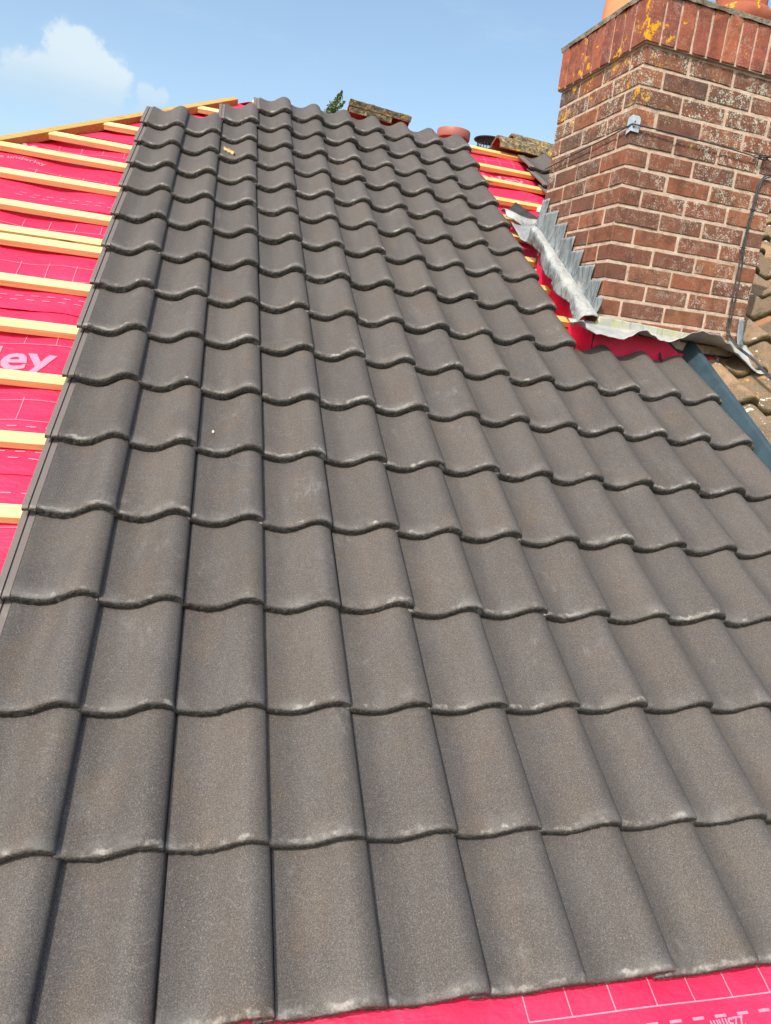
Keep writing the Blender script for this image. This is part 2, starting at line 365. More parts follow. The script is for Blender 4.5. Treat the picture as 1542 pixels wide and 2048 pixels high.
def mat_apron():
    m = MatB('stained_lead', 0.55, 0.35); m.b.inputs['Metallic'].default_value = 0.1
    c = m.mix(m.step(m.noise(9, 4, 0.6), 0.35, 0.68), (0.30, 0.315, 0.31), (0.46, 0.46, 0.44))
    x, y, z = m.sep(m.obj)
    s = m.noise(60, 5, 0.7, m.vmul(m.obj, (1.0, 0.12, 0.2)))
    up = m.step(y, 2.325, 2.355)                                       # old lichen and smears on the upstand against the brick
    c = m.mix(m.math('MULTIPLY', up, m.step(s, 0.46, 0.58, 0, 0.8)), c, (0.40, 0.39, 0.13))
    c = m.mix(m.math('MULTIPLY', up, m.step(m.noise(48, 4, 0.7, m.vmul(m.vadd(m.obj, (3, 3, 3)), (1, 0.15, 0.2))), 0.54, 0.66, 0, 0.8)), c, (0.25, 0.24, 0.28))
    c = m.mix(m.step(m.noise(40, 5, 0.75, m.vadd(m.obj, (1, 8, 3))), 0.62, 0.72, 0, 0.6), c, (0.18, 0.17, 0.17))
    return m.done(c, m.bump(m.noise(26, 4, 0.6), 0.3, 0.005))
def mat_oldtile():
    m = MatB('old_concrete', 0.9, 0.15); v = m.seeded(); pos = m.pos
    x, y, z = m.sep(m.obj)
    c = m.ramp(m.rnd, [(0.0, (0.135, 0.095, 0.060)), (0.3, (0.185, 0.128, 0.078)), (0.55, (0.32, 0.195, 0.112)), (0.8, (0.165, 0.122, 0.084)), (1.0, (0.36, 0.225, 0.13))])
    c = m.mix(m.step(m.noise(10, 5, 0.65, v), 0.42, 0.66, 0, 0.8), c, (0.105, 0.080, 0.052))
    c = m.mix(m.step(m.noise(260, 3, 0.75, v), 0.50, 0.66, 0, 0.6), c, (0.42, 0.34, 0.25))
    c = m.mix(m.step(m.noise(190, 3, 0.75, m.vadd(v, (1, 2, 3))), 0.54, 0.68, 0, 0.7), c, (0.07, 0.058, 0.042))
    c = m.mix(m.step(m.noise(15, 4, 0.7, m.vadd(v, (6, 2, 3))), 0.63, 0.665, 0, 0.85), c, (0.66, 0.62, 0.53))
    c = m.mix(m.step(m.voro(17, m.vadd(v, (2, 6, 1))), 0.17, 0.12, 0, 0.85), c, (0.62, 0.58, 0.48))
    o = m.math('MULTIPLY', m.step(m.noise(24, 5, 0.75, m.vadd(v, (3, 3, 1))), 0.58, 0.62), m.step(m.noise(5, 2, 0.5, m.vadd(v, (9, 3, 1))), 0.52, 0.60))
    c = m.mix(m.math('MULTIPLY', o, 0.9), c, (0.62, 0.30, 0.015))
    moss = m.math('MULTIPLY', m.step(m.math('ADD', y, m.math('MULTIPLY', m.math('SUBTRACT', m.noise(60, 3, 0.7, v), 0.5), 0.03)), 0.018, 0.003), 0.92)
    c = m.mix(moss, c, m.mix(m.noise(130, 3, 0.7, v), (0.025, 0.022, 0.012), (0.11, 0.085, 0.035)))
    head = m.math('MULTIPLY', m.step(y, 0.235, 0.262), m.step(m.math('FRACT', m.math('MULTIPLY', m.rnd, 9.7)), 0.35, 0.7))                                      # cleaner strip that used to be covered
    c = m.mix(m.math('MULTIPLY', head, 0.7), c, (0.42, 0.19, 0.09))
    n = m.bump(m.noise(85, 5, 0.75, v), 0.8, 0.005); n = m.bump(m.noise(18, 3, 0.6, v), 0.3, 0.008, n)
    return m.done(c, n)
def mat_mossy():
    m = MatB('mossy_clay', 0.92, 0.15); v = m.seeded(); nx, ny, nzz = m.sep(m.geo.outputs['Normal'])
    clay = m.mix(m.step(m.noise(30, 4, 0.6, v), 0.4, 0.6), (0.19, 0.060, 0.036), (0.30, 0.105, 0.058))
    crust = m.ramp(m.noise(38, 6, 0.78, v), [(0.34, (0.030, 0.025, 0.018)), (0.46, (0.115, 0.092, 0.055)), (0.56, (0.235, 0.18, 0.11)), (0.66, (0.44, 0.38, 0.28))])
    crust = m.mix(m.step(m.noise(21, 5, 0.75, m.vadd(v, (4, 2, 9))), 0.57, 0.62, 0, 0.95), crust, (0.55, 0.33, 0.015))
    crust = m.mix(m.step(m.noise(55, 4, 0.75, m.vadd(v, (1, 6, 3))), 0.60, 0.66, 0, 0.9), crust, (0.035, 0.032, 0.016))
    x, y, z = m.sep(m.obj)
    m.att = m.N('ShaderNodeAttribute', attribute_name='outer')
    c = m.mix(m.att.outputs['Fac'], clay, crust)
    return m.done(c, m.bump(m.noise(60, 5, 0.8, v), 1.0, 0.008))
def mat_plain(name, col, rough=0.6, spec=0.4, var=0.25, scale=40, bump=0.2, metal=0.0):
    m = MatB(name, rough, spec); m.b.inputs['Metallic'].default_value = metal
    c = m.mix(m.step(m.noise(scale, 5, 0.65), 0.34, 0.68), tuple(x*(1-var) for x in col), tuple(min(1, x*(1+var)) for x in col))
    return m.done(c, m.bump(m.noise(scale*4, 4, 0.65), bump, 0.002))
def mat_pot(name, lo, hi, lich):
    m = MatB(name, 0.8, 0.25)
    c = m.mix(m.step(m.noise(6, 5, 0.6), 0.35, 0.65), lo, hi)
    c = m.mix(m.step(m.noise(150, 3, 0.7), 0.58, 0.70, 0, 0.3), c, tuple(x*0.55 for x in lo))
    if lich: c = m.mix(m.step(m.noise(24, 5, 0.7, m.pos), 0.56, 0.60, 0, lich), c, (0.60, 0.36, 0.02))
    return m.done(c, m.bump(m.noise(130, 4, 0.7), 0.3, 0.002))
def mat_leaf():
    m = MatB('leaf_green', 0.6, 0.3)
    c = m.mix(m.noise(3.5, 3, 0.6, m.pos), (0.045, 0.085, 0.022), (0.15, 0.21, 0.075))
    return m.done(c)
def mat_ground():
    m = MatB('garden_ground', 0.95, 0.1)
    c = m.mix(m.step(m.noise(0.25, 5, 0.6, m.pos), 0.42, 0.58), (0.055, 0.085, 0.028), (0.14, 0.125, 0.10))
    return m.done(m.mix(m.noise(4, 5, 0.7, m.pos), c, (0.06, 0.07, 0.03)), m.bump(m.noise(6, 5, 0.7, m.pos), 0.5, 0.05))

M_TILE, M_RED, M_PRINT = mat_tile(), mat_underlay(), mat_print()
M_PINE = mat_wood('pale_pine', (0.68, 0.505, 0.205), (0.76, 0.60, 0.285), (0.50, 0.29, 0.09))
M_PINE2 = mat_wood('amber_pine', (0.66, 0.40, 0.115), (0.76, 0.50, 0.18), (0.45, 0.21, 0.05))
M_HIP = mat_wood('treated_pine', (0.40, 0.235, 0.05), (0.50, 0.315, 0.10), (0.24, 0.13, 0.03))
M_BRICK = mat_brick('weathered_brick', [(0.0, (0.145, 0.066, 0.046)), (0.25, (0.215, 0.080, 0.047)), (0.45, (0.265, 0.094, 0.050)), (0.6, (0.175, 0.078, 0.052)), (0.8, (0.235, 0.098, 0.052)), (1.0, (0.290, 0.108, 0.052))], 1.15, 0.12)
M_SOLD = mat_brick('orange_brick', [(0.0, (0.19, 0.066, 0.054)), (0.3, (0.36, 0.105, 0.058)), (0.5, (0.25, 0.080, 0.058)), (0.75, (0.33, 0.092, 0.055)), (1.0, (0.41, 0.130, 0.062))], 0.24, 0.9)
M_MORT, M_FLAU, M_LEAD, M_APRON = mat_mortar(), mat_flaunch(), mat_lead(), mat_apron()
M_LEADW = mat_lead('weathered_lead', (0.32, 0.325, 0.312), (0.10, 0.10, 0.10))
M_OLD, M_MOSSY = mat_oldtile(), mat_mossy()
M_TROUGH = mat_plain('blue_grey_plastic', (0.032, 0.057, 0.072), 0.38, 0.45, 0.14, 14, 0.08)
M_BLACK = mat_plain('black_plastic', (0.022, 0.022, 0.024), 0.45, 0.45, 0.3, 60, 0.1)
M_CABLE = mat_plain('grey_black_cable', (0.045, 0.047, 0.05), 0.5, 0.4, 0.5, 70, 0.1)
M_STEEL = mat_plain('galvanised_steel', (0.50, 0.56, 0.60), 0.45, 0.5, 0.14, 60, 0.15, 0.35)
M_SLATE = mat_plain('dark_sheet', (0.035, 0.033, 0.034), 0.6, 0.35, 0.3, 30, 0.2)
M_TERRA = mat_plain('terracotta_plastic', (0.34, 0.115, 0.085), 0.5, 0.4, 0.10, 10, 0.05)
M_POT = mat_pot('orange_clay', (0.60, 0.235, 0.11), (0.68, 0.30, 0.155), 0.0)
M_POT2 = mat_pot('red_clay', (0.30, 0.085, 0.05), (0.40, 0.12, 0.07), 0.9)
M_WALL = mat_plain('wall_brick', (0.24, 0.10, 0.065), 0.9, 0.1, 0.3, 8, 0.3)
M_WHITE = mat_plain('pale_mortar', (0.62, 0.55, 0.48), 0.9, 0.1, 0.2, 60, 0.6)
M_STRAW = mat_plain('dry_tan', (0.55, 0.36, 0.16), 0.7, 0.2, 0.45, 90, 0.4)
M_BARK = mat_plain('bark', (0.09, 0.07, 0.05), 0.9, 0.1, 0.4, 12, 0.6)
M_LEAF = mat_leaf()

# ------------------------------------------------------------------ ground and the house body under the roof
gs = []
gm = mk('ground', [(-300, -300, -5.2), (300, -300, -5.2), (300, 300, -5.2), (-300, 300, -5.2)], [(0, 1, 2, 3)], mat_ground())
tag(put('ground', gm), 'garden ground far below the roof', None, None, 'structure')
YB = W3(0, RIDGE, -0.09).y; HB = 2*YB + 0.25
bm = bmesh.new()
def box(bm, lo, hi):
    vs = [bm.verts.new((x, y, z)) for z in (lo[2], hi[2]) for y in (lo[1], hi[1]) for x in (lo[0], hi[0])]
    for f in ((0, 2, 3, 1), (4, 5, 7, 6), (0, 1, 5, 4), (2, 6, 7, 3), (0, 4, 6, 2), (1, 3, 7, 5)): bm.faces.new([vs[i] for i in f])
    return vs
box(bm, (-3.9, 0.02, -5.18), (6.4, HB-0.3, -0.22))
hw = put('house_wall', bm_mesh('house_wall', bm, M_WALL)); tag(hw, kind='structure')

# ------------------------------------------------------------------ roof: carcass, underlay, battens
roof = empty('house_roof', RX.copy())
tag(roof, 'house roof half laid with brown wavy concrete tiles over red underlay and battens', 'roof', kind='thing')
HIPU = lambda v: -1.165 + (v - 3.433)*0.846
def under_n(u, v):
    """height of the sagging underlay off the slope"""
    n = -0.0795 - 0.013*(0.5 - 0.5*math.cos(2*math.pi*(u+0.18)/0.46))
    n += 0.0085*nz(u*3.1, v*5.5, 1.7) + 0.005*nz(u*9, v*13, 4.2) - 0.007*max(0, 1-abs(nz(u*1.3+v*0.9, v*2.6-u*0.7, 6.6))*9)
    edge = u - HIPU(v)
    if edge < 0.35 and v > 2.6:
        n += 0.014*(1-max(edge, 0)/0.35)*math.sin(v*17 + u*6)
    n = min(n, -0.0775)
    if v < 0.10: n += (0.034)*min(1, (0.10-v)/0.10)
    return n
def under_extra(u, v): return 0.0
LAPS = [-0.42, 0.486, 1.293, 2.100, 2.905, 3.712, RIDGE+0.0]
def lap_wave(u, k): return 0.004*nz(u*2.3, k*5.1) + 0.0015*nz(u*11, k*3.7)
sheets = []
for k in range(6):
    v0, v1 = LAPS[k], (LAPS[k+1] + (0.10 if k < 5 else 0))
    nv = 34; nu = 150; V = []
    for j in range(nv):
        v = v0 + (v1-v0)*j/(nv-1)
        ul = max(-2.4, HIPU(v)); ur = 1.93
        for i in range(nu):
            u = ul + (ur-ul)*i/(nu-1)
            vv = v + (lap_wave(u, k) if j == 0 else 0)
            lift = 0.0032*max(0, 1-(j/(nv-1))*5)                       # lower edge rides over the sheet below
            if j < 2 and -0.9 < u < -0.62 and k == 3: lift += 0.006*max(0, 1-abs(u+0.83)/0.1)
            dip = -0.0035*max(0, (j/(nv-1)-0.86)/0.14)*(k < 5)
            V.append((u, vv, under_n(u, vv) + lift + dip))
    me = mk('underlay_sheet', V, grid_faces(nu, nv), M_RED, True)
    sheets.append(put('underlay_sheet', me, roof))
def upstand(pa, pb, n, name='underlay_sheet', mat=None, top=None):
    V = []
    for q, z in enumerate((ZS-1.32, ZS-1.25, ZS-1.18, top or ZS-1.118)):
        for i in range(n):
            t = i/(n-1); a = pa[0] + (pb[0]-pa[0])*t; b = pa[1] + (pb[1]-pa[1])*t
            zz_ = z + 0.645*max(b, 0) - (0.05*min(1, max(0, (a-0.36)/0.08)) if q == 3 else 0)
            p = ch_to_roof(a, b, zz_); k = 0.004*nz(p.x*12, p.z*20, p.y*9)
            V.append((p.x - (k if pa[0] == pb[0] else 0), p.y - (k if pa[1] == pb[1] else 0), p.z))
    put(name, mk(name, V, grid_faces(n, 4), mat or M_RED, True), roof)
upstand((-0.006, -0.010), (0.80, -0.010), 26)
upstand((0.36, -0.0068), (0.81, -0.0068), 14, 'void_shade_sheet', M_SLATE, ZS-1.105)  # dark sheet added to blacken the shaded void under the apron, right part
upstand((-0.010, 0.62), (-0.010, -0.010), 22)
# eaves end of the underlay runs off over the fascia; other slopes behind ridge and hip
Wd = lambda p: to_roof(p)
RW = W3(0, RIDGE, -0.085); EV = W3(0, -0.42, -0.05)
hipc = HIPU(RIDGE)
a = Vector((hipc, RW.y, RW.z)); b = Vector((6.2, RW.y, RW.z)); c = Vector((6.2, 2*RW.y-EV.y, EV.z)); d = Vector((HIPU(-0.42), 2*RW.y-EV.y, EV.z)); e = Vector((HIPU(-0.42), EV.y, EV.z))
put('underlay_sheet', mk('underlay_sheet', [Wd(x) for x in (a, b, c, d)], [(0, 3, 2, 1)], M_RED), roof)
put('underlay_sheet', mk('underlay_sheet', [Wd(x) for x in (a, d, e)], [(0, 2, 1)], M_RED), roof)

def stick(name, p0, p1, wv, th, mat, up=Vector((0, 0, 1)), jit=0.0015, parent=None):
    """sawn timber: p0-p1 run along its upper long edge; wv = width vector, th = thickness below"""
    P0, P1 = Vector(p0), Vector(p1); L = (P1-P0).length; n = max(3, int(L/0.12)); V, F = [], []
    for i in range(n+1):
        t = i/n; p = P0.lerp(P1, t); s = nz(t*3+p0[1]*7, p0[0]*3)*jit*2
        for (fx, fz) in ((0, 0), (1, 0), (1, 1), (0, 1)):
            q = p + wv*fx - up*th*fz + up*s
            V.append(q + Vector((0, nz(q.x*4, q.y*9)*jit, 0)))
    for i in range(n):
        for k in range(4):
            k2 = (k+1) % 4; F.append((i*4+k, i*4+k2, (i+1)*4+k2, (i+1)*4+k))
    F.append((3, 2, 1, 0)); F.append((n*4, n*4+1, n*4+2, n*4+3))
    bm = bmesh.new(); vs = [bm.verts.new(v) for v in V]
    for f in F: bm.faces.new([vs[i] for i in f])
    bmesh.ops.recalc_face_normals(bm, faces=bm.faces)
    lens = [e for e in bm.edges if abs((e.verts[0].co-e.verts[1].co).normalized().dot((P1-P0).normalized())) > 0.8]
    bmesh.ops.bevel(bm, geom=lens, offset=0.0016, segments=1, affect='EDGES')
    return bm_mesh(name, bm, mat)
def batten(v_top, u0, u1, mat, n=-0.050, th=0.0255, wd=0.048, skew=0.0):
    me = stick('batten', (u0, v_top, n), (u1, v_top+skew, n), Vector((0, -wd, 0)), th, mat)
    return put('batten', me, roof)
bv = [ROWV[r] + 0.055 for r in range(17)]
for r in range(1, 17):
    if r == 0: continue
    v = bv[r]
    v = {11: 3.130, 12: 3.400, 13: 3.625, 14: 3.877, 15: 4.165, 16: 4.392}.get(r, v)
    left = max(-2.4, HIPU(v) + 0.012)
    mat_l = M_PINE
    right = 1.79 if r <= 7 else {8: 1.52, 9: 1.50, 10: 1.475, 11: 1.46, 12: 1.60, 13: 1.72, 14: 1.725, 15: 1.795, 16: 1.785}[r]
    butt = 0.35 + 0.25*(r % 3)                                         # lengths butt under the tiles
    batten(v, left, butt-0.002, mat_l); batten(v, butt+0.002, right, M_PINE2)
batten(2.622, max(-2.4, HIPU(2.62)+0.06), -0.46, M_PINE, n=-0.0495, skew=0.004)   # doubled batten
batten(4.690, hipc+0.02, 0.60, M_PINE); batten(4.690, 0.604, 1.815, M_PINE2)
# hip board along the hip
hd = Vector((0.846, 1.0, 0)).normalized(); hs = Vector((hd.y, -hd.x, 0))
p0 = Vector((HIPU(-0.4), -0.4, -0.046)) ; p1 = Vector((HIPU(4.645), 4.645, -0.046))
put('hip_board', stick('hip_board', p0 - hs*0.012, p1 - hs*0.012, hs*0.040, 0.040, M_HIP, jit=0.001), roof)

# printed marks of the underlay (flat print lying on the sheet)
def on_sheet(u, v, k):
    j = (v - LAPS[k])/((LAPS[k+1] + 0.10) - LAPS[k])
    return Vector((u, v, under_n(u, v) + 0.0026 + 0.0032*max(0, 1-j*5)))
def add_line(V, F, pts, w, k):
    base = len(V)
    for i, (u, v) in enumerate(pts):
        a = pts[max(i-1, 0)]; b = pts[min(i+1, len(pts)-1)]
        t = Vector((b[0]-a[0], b[1]-a[1])).normalized(); s = Vector((-t.y, t.x))*w/2
        V.append(on_sheet(u+s.x, v+s.y, k)); V.append(on_sheet(u-s.x, v-s.y, k))
    for i in range(len(pts)-1):
        q = base+2*i; F.append((q, q+1, q+3, q+2))
def hline(V, F, v, u0, u1, k, w=0.0024):
    n = max(2, int((u1-u0)/0.012)); add_line(V, F, [(u0+(u1-u0)*i/n, v) for i in range(n+1)], w, k)
def vline(V, F, u, v0, v1, k, w=0.0024, lean=0.0):
    n = max(2, int(abs(v1-v0)/0.012)); add_line(V, F, [(u+lean*i/n, v0+(v1-v0)*i/n) for i in range(n+1)], w, k)
def dashes(V, F, v, u0, u1, k, w=0.0042, ph=0.0):
    u = u0 + ph
    while u < u1:
        add_line(V, F, [(u, v), (u+0.013, v), (u+0.026, v)], w, k); u += 0.052
def lines_on(k, spec, clipu):
    V, F = [], []
    for s in spec:
        if s[0] == 'd': dashes(V, F, LAPS[k]+s[1], s[2], s[3], k, ph=s[4])
        elif s[0] == 'h': hline(V, F, LAPS[k]+s[1], s[2], s[3], k)
        else:
            u = s[3]
            while u < s[4]: vline(V, F, u, LAPS[k]+s[1], LAPS[k]+s[2], k); u += 0.098
    if V: tag(put('printed_lines', mk('printed_lines', V, F, M_PRINT), sheets[k]), kind='stuff')
full = lambda a, b: [('d', 0.062, a, b, 0.0), ('d', 0.090, a, b, 0.012), ('d', 0.195, a, b, 0.02), ('h', 0.222, a, b), ('t', 0.222, 0.335, a+0.03, b), ('h', 0.322, a, b), ('h', 0.612, a, b), ('t', 0.612, 0.68, a+0.07, b), ('d', 0.735, a, b, 0.01)]
for k in range(1, 6):
    a0 = max(-2.3, HIPU(LAPS[k]+0.5)+0.18)
    lines_on(k, full(a0, -0.56), None) if k != 5 else lines_on(5, [('d', 0.16, -0.83, -0.62, 0.0), ('d', 0.20, -0.60, -0.50, 0.0), ('h', 0.44, -0.42, -0.15), ('t', 0.36, 0.5, -0.40, -0.15)], None)
lines_on(3, [('d', 0.10, 1.33, 1.50, 0.0), ('h', 0.26, 1.33, 1.50), ('t', 0.20, 0.40, 1.36, 1.46), ('h', 0.46, 1.33, 1.50), ('h', 0.70, 1.33, 1.48)], None)
lines_on(2, [('h', 0.98-0.14, 1.34, 1.78), ('t', 0.62, 0.88, 1.38, 1.80), ('h', 0.70, 1.34, 1.60)], None)
lines_on(4, [('h', 0.10, 1.33, 1.48), ('t', 0.05, 0.30, 1.36, 1.46)], None)
lines_on(5, [('d', 0.235, 1.36, 1.78, 0.0), ('d', 0.61, 1.36, 1.78, 0.0), ('h', 0.86, 1.36, 1.78), ('t', 0.80, 0.92, 1.40, 1.78), ('d', 0.95, 1.36, 1.76, 0.0)], None)
V, F = [], []
hline(V, F, -0.047, 0.484, 1.6, 0); u = 0.484
while u < 1.6: vline(V, F, u, -0.047, 0.06, 0, 0.0024, -0.012); u += 0.0885
dashes(V, F, -0.074, 0.66, 1.6, 0, w=0.005)
hline(V, F, -0.115, 0.1, 1.6, 0)
tag(put('printed_lines', mk('printed_lines', V, F, M_PRINT), sheets[0]), kind='stuff')
def printed(txt, u, v, size, k, rot=0.0, bold=0.0, space=1.0, end=False):
    cd = bpy.data.curves.new('print', 'FONT'); cd.body = txt; cd.size = size; cd.resolution_u = 3; cd.offset = bold; cd.space_character = space
    o = bpy.data.objects.new('tmp_text', cd); COL.objects.link(o)
    bpy.context.view_layer.update(); dg = bpy.context.evaluated_depsgraph_get()
    me = bpy.data.meshes.new_from_object(o.evaluated_get(dg)); bpy.data.objects.remove(o); bpy.data.curves.remove(cd)
    if end: u = u - max(q.co.x for q in me.vertices)
    bm = bmesh.new(); bm.from_mesh(me); bmesh.ops.triangulate(bm, faces=bm.faces)
    for _ in range(2):
        lg = [e for e in bm.edges if e.calc_length() > 0.02]
        if lg: bmesh.ops.subdivide_edges(bm, edges=lg, cuts=1); bmesh.ops.triangulate(bm, faces=[f for f in bm.faces if len(f.verts) > 3])
    cr, sr = math.cos(rot), math.sin(rot)
    for q in bm.verts:
        x, y = q.co.x, q.co.y
        q.co = on_sheet(u + x*cr - y*sr, v + x*sr + y*cr, k)
    me.materials.clear(); bm.to_mesh(me); bm.free(); me.materials.append(M_PRINT)
    put('printed_text', me, sheets[k])
printed('Marley', -1.129, 1.765, 0.174, 2, 0, 0.0036)
printed('Marley', 1.285, 4.235, 0.150, 5, 0, 0.0024)
printed('vapour permeable underlay', 1.395, 4.185, 0.040, 5, 0, 0.0004)
printed('vapour permeable underlay', -0.957, 3.303, 0.046, 4, 0, 0.0005, end=True)
printed('Marley', -1.02, 3.415, 0.150, 4, 0, 0.0024, end=True)
printed('Marley', -0.33, 4.45, 0.150, 5, 0, 0.0024)
printed('225mm', 0.930, -0.078, 0.026, 0, math.pi+0.03, 0.0006)
printed('225mm', 1.36, 4.655, 0.030, 5, 0, 0.0004)
printed('225mm', 1.62, 3.965, 0.030, 5, 0, 0.0004)

# ------------------------------------------------------------------ roof tiles
TK = 0.029                                                              # nose depth
PROF0 = [(0.0, 0.0), (0.06, -0.0030), (0.13, -0.0068), (0.22, -0.0102), (0.31, -0.0112), (0.40, -0.0086), (0.48, -0.0024), (0.56, 0.0076), (0.64, 0.0182), (0.70, 0.0250), (0.76, 0.0292), (0.81, 0.0303), (0.86, 0.0292), (0.90, 0.0268), (0.94, 0.0232), (0.97, 0.0192), (1.0, 0.0128)]
def _prof(x):
    P = PROF0
    for i in range(len(P)-1):
        if x <= P[i+1][0] or i == len(P)-2:
            (x0, y0), (x1, y1) = P[i], P[i+1]; h = x1-x0; t = (x-x0)/h
            m0 = (y1-P[i-1][1])/(x1-P[i-1][0]) if i else (y1-y0)/h
            m1 = (P[i+2][1]-y0)/(P[i+2][0]-x0) if i+2 < len(P) else (y1-y0)/h
            return (2*t**3-3*t*t+1)*y0 + (t**3-2*t*t+t)*h*m0 + (-2*t**3+3*t*t)*y1 + (t**3-t*t)*h*m1
PROF = [(i/38, _prof(i/38)) for i in range(39)]
def tile_mesh(seed, length=0.338, width=W, strip=True, tk=TK, rough=1.0, mat=None, name='roof_tile', hump=1.0, gauge=G):
    rnd = random.Random(seed)
    P = []
    if strip: P += [(-0.0340, -0.0065), (-0.0195, -0.0058), (-0.0188, -0.0105), (-0.0156, -0.0105), (-0.0149, -0.0055), (-0.0008, -0.0055), (0.0001, -0.0105), (0.0012, -0.0105)]
    P += [(0.0020 + s*(width-0.0026), z*hump) for (s, z) in PROF]
    nx = len(P)
    rings = [(0.0026, -tk), (-0.0006, -tk*0.66), (-0.0004, -tk*0.40), (0.0014, -0.0056), (0.0046, -0.0020), (0.0095, -0.0004), (0.016, 0.0), (0.06, 0.0), (0.16, 0.0), (0.26, 0.0), (length, 0.0), (length, -0.013), (0.10, -0.0135), (0.028, -0.0145)]
    V = []
    ns = rnd.uniform(0, 100)
    for ri, (y, dz) in enumerate(rings):
        for i, (x, z) in enumerate(P):
            st = strip and i < 8
            dd = dz*(0.55 if st else 1.0) if dz > -tk*0.99 or not st else -0.014
            jy = jz = 0.0
            if ri <= 4:
                amp = (1.0, 1.0, 0.9, 0.5, 0.25)[ri]*rough
                jy = amp*(0.0016*nz(x*70, ri*1.3, ns) + 0.0022*nz(x*210, ri*2.1, ns+3)); jz = amp*(0.0012*nz(x*70, ri*1.9, ns+7) + 0.0018*nz(x*230, ri*1.9, ns+7))*(1 if ri else 1.3)
                if ri in (1, 2) and nz(x*60, 0.3, ns+11) > 0.42: jy += 0.0035*rough
                if ri == 0: jy += 0.002*nz(x*160, 5.0, ns)*rough
            tail = 0.0
            if ri in (0, 13, 12, 11) and i == nx-1: tail = 0.0
            V.append((x, y + jy, z + dd + jz - tk*1.05*max(y, 0)/gauge))
    F = []
    nr = len(rings)
    for j in range(nr):
        j2 = (j+1) % nr
        for i in range(nx-1):
            F.append((j*nx+i, j*nx+i+1, j2*nx+i+1, j2*nx+i))
    for end in (0, nx-1):
        top = [j*nx+end for j in range(3, 11)]; bot = [j*nx+end for j in (11, 12, 13, 0, 1, 2)]
        poly = [j*nx+end for j in range(nr)]
        F.append(tuple(poly) if end == 0 else tuple(poly[::-1]))
    me = mk(name, V, F, mat, True, 46)
    bm = bmesh.new(); bm.from_mesh(me); bmesh.ops.recalc_face_normals(bm, faces=bm.faces); bm.to_mesh(me); bm.free()
    me.polygons.foreach_set('use_smooth', [True]*len(me.polygons)); me.set_sharp_from_angle(angle=R(46))
    return me
tiles = [tile_mesh(s, mat=M_TILE) for s in range(7)]
short = [tile_mesh(20+s, length=0.285, mat=M_TILE) for s in range(3)]
rt = random.Random(5)
def lay(me, u, v, n=0.0):
    put('roof_tile', me, roof, (u + rt.gauss(0, 0.0008), v + rt.gauss(0, 0.0022), n + 0.0006 + rt.gauss(0, 0.0009)), (rt.gauss(0, 0.0026), rt.gauss(0, 0.0045), rt.gauss(0, 0.0034)))
for r in range(17):
    k0 = {15: -1, 16: 0}.get(r, -3); k1 = 10 if r <= 7 else 7
    for k in range(k0, k1):
        u = k*W + ROWU[r] + (0.006 if k == -3 else 0)
        lay(rt.choice(short if r == 16 else tiles), u, ROWV[r])
for r, us in ((14, (1.79, 1.98)), (15, (1.785, 1.975)), (16, (1.772, 1.962))):
    for u in us: lay(rt.choice(short if r == 16 else tiles), u, {14: 3.93, 15: 4.10, 16: 4.385}[r] if r != 14 else 3.845)

# trough of blue grey plastic between the new tiles and the neighbouring old ones
prof = [(1.788, -0.020), (1.796, -0.020), (1.806, -0.058), (1.820, -0.064), (1.898, -0.064), (1.908, -0.055), (1.934, 0.026), (1.938, 0.031), (1.956, 0.033), (1.960, 0.029), (1.966, -0.02)]
V = []; nvv = 30
for j in range(nvv):
    v = 0.2 + (2.40-0.2)*j/(nvv-1)
    for (u, n) in prof:
        if u < 1.80: n = -0.052 + 0.034*min(1, max(0, (v-2.235)/0.06))
        V.append((u + 0.0015*nz(v*3, 1.0), v, n + 0.0012*nz(v*4, u*3)))
me = mk('verge_trough', V, grid_faces(len(prof), nvv), M_TROUGH, True, 50)
tr = put('verge_trough', me, roof); sm = tr.modifiers.new('thickness', 'SOLIDIFY'); sm.thickness = 0.0025

# ------------------------------------------------------------------ neighbouring old roof
old = empty('old_roof', RX.copy())
tag(old, 'weathered old roof of lichen spotted sandy tiles to the right of the chimney', 'roof', kind='thing')
put('roof_deck', mk('roof_deck', [(1.94, -0.4, -0.085), (6.2, -0.4, -0.085), (6.2, RIDGE, -0.085), (1.94, RIDGE, -0.085)], [(0, 1, 2, 3)], M_SLATE), old)
WO = 0.2
otiles = [tile_mesh(40+s, length=0.335, width=WO, strip=False, tk=0.030, rough=2.6, mat=M_OLD, name='old_tile', hump=1.25) for s in range(5)]
ro = random.Random(9)
for r in range(4, 17):
    for k in range(0, 14):
        u = 1.892 + k*WO; v = ROWV[r] - 0.004
        mid = W3(u+0.1, v+0.14, 0.0)
        if u < 2.2 and 2.30 < v < 3.12: continue
        if u + WO < 2.12 and v > 2.2: continue
        if not in_view(mid, 0.22): continue
        put('old_tile', ro.choice(otiles), old, (u + ro.gauss(0, 0.003), v + ro.gauss(0, 0.006), 0.004 + ro.gauss(0, 0.002)), (ro.gauss(0, 0.008), ro.gauss(0, 0.012), ro.gauss(0, 0.010)))

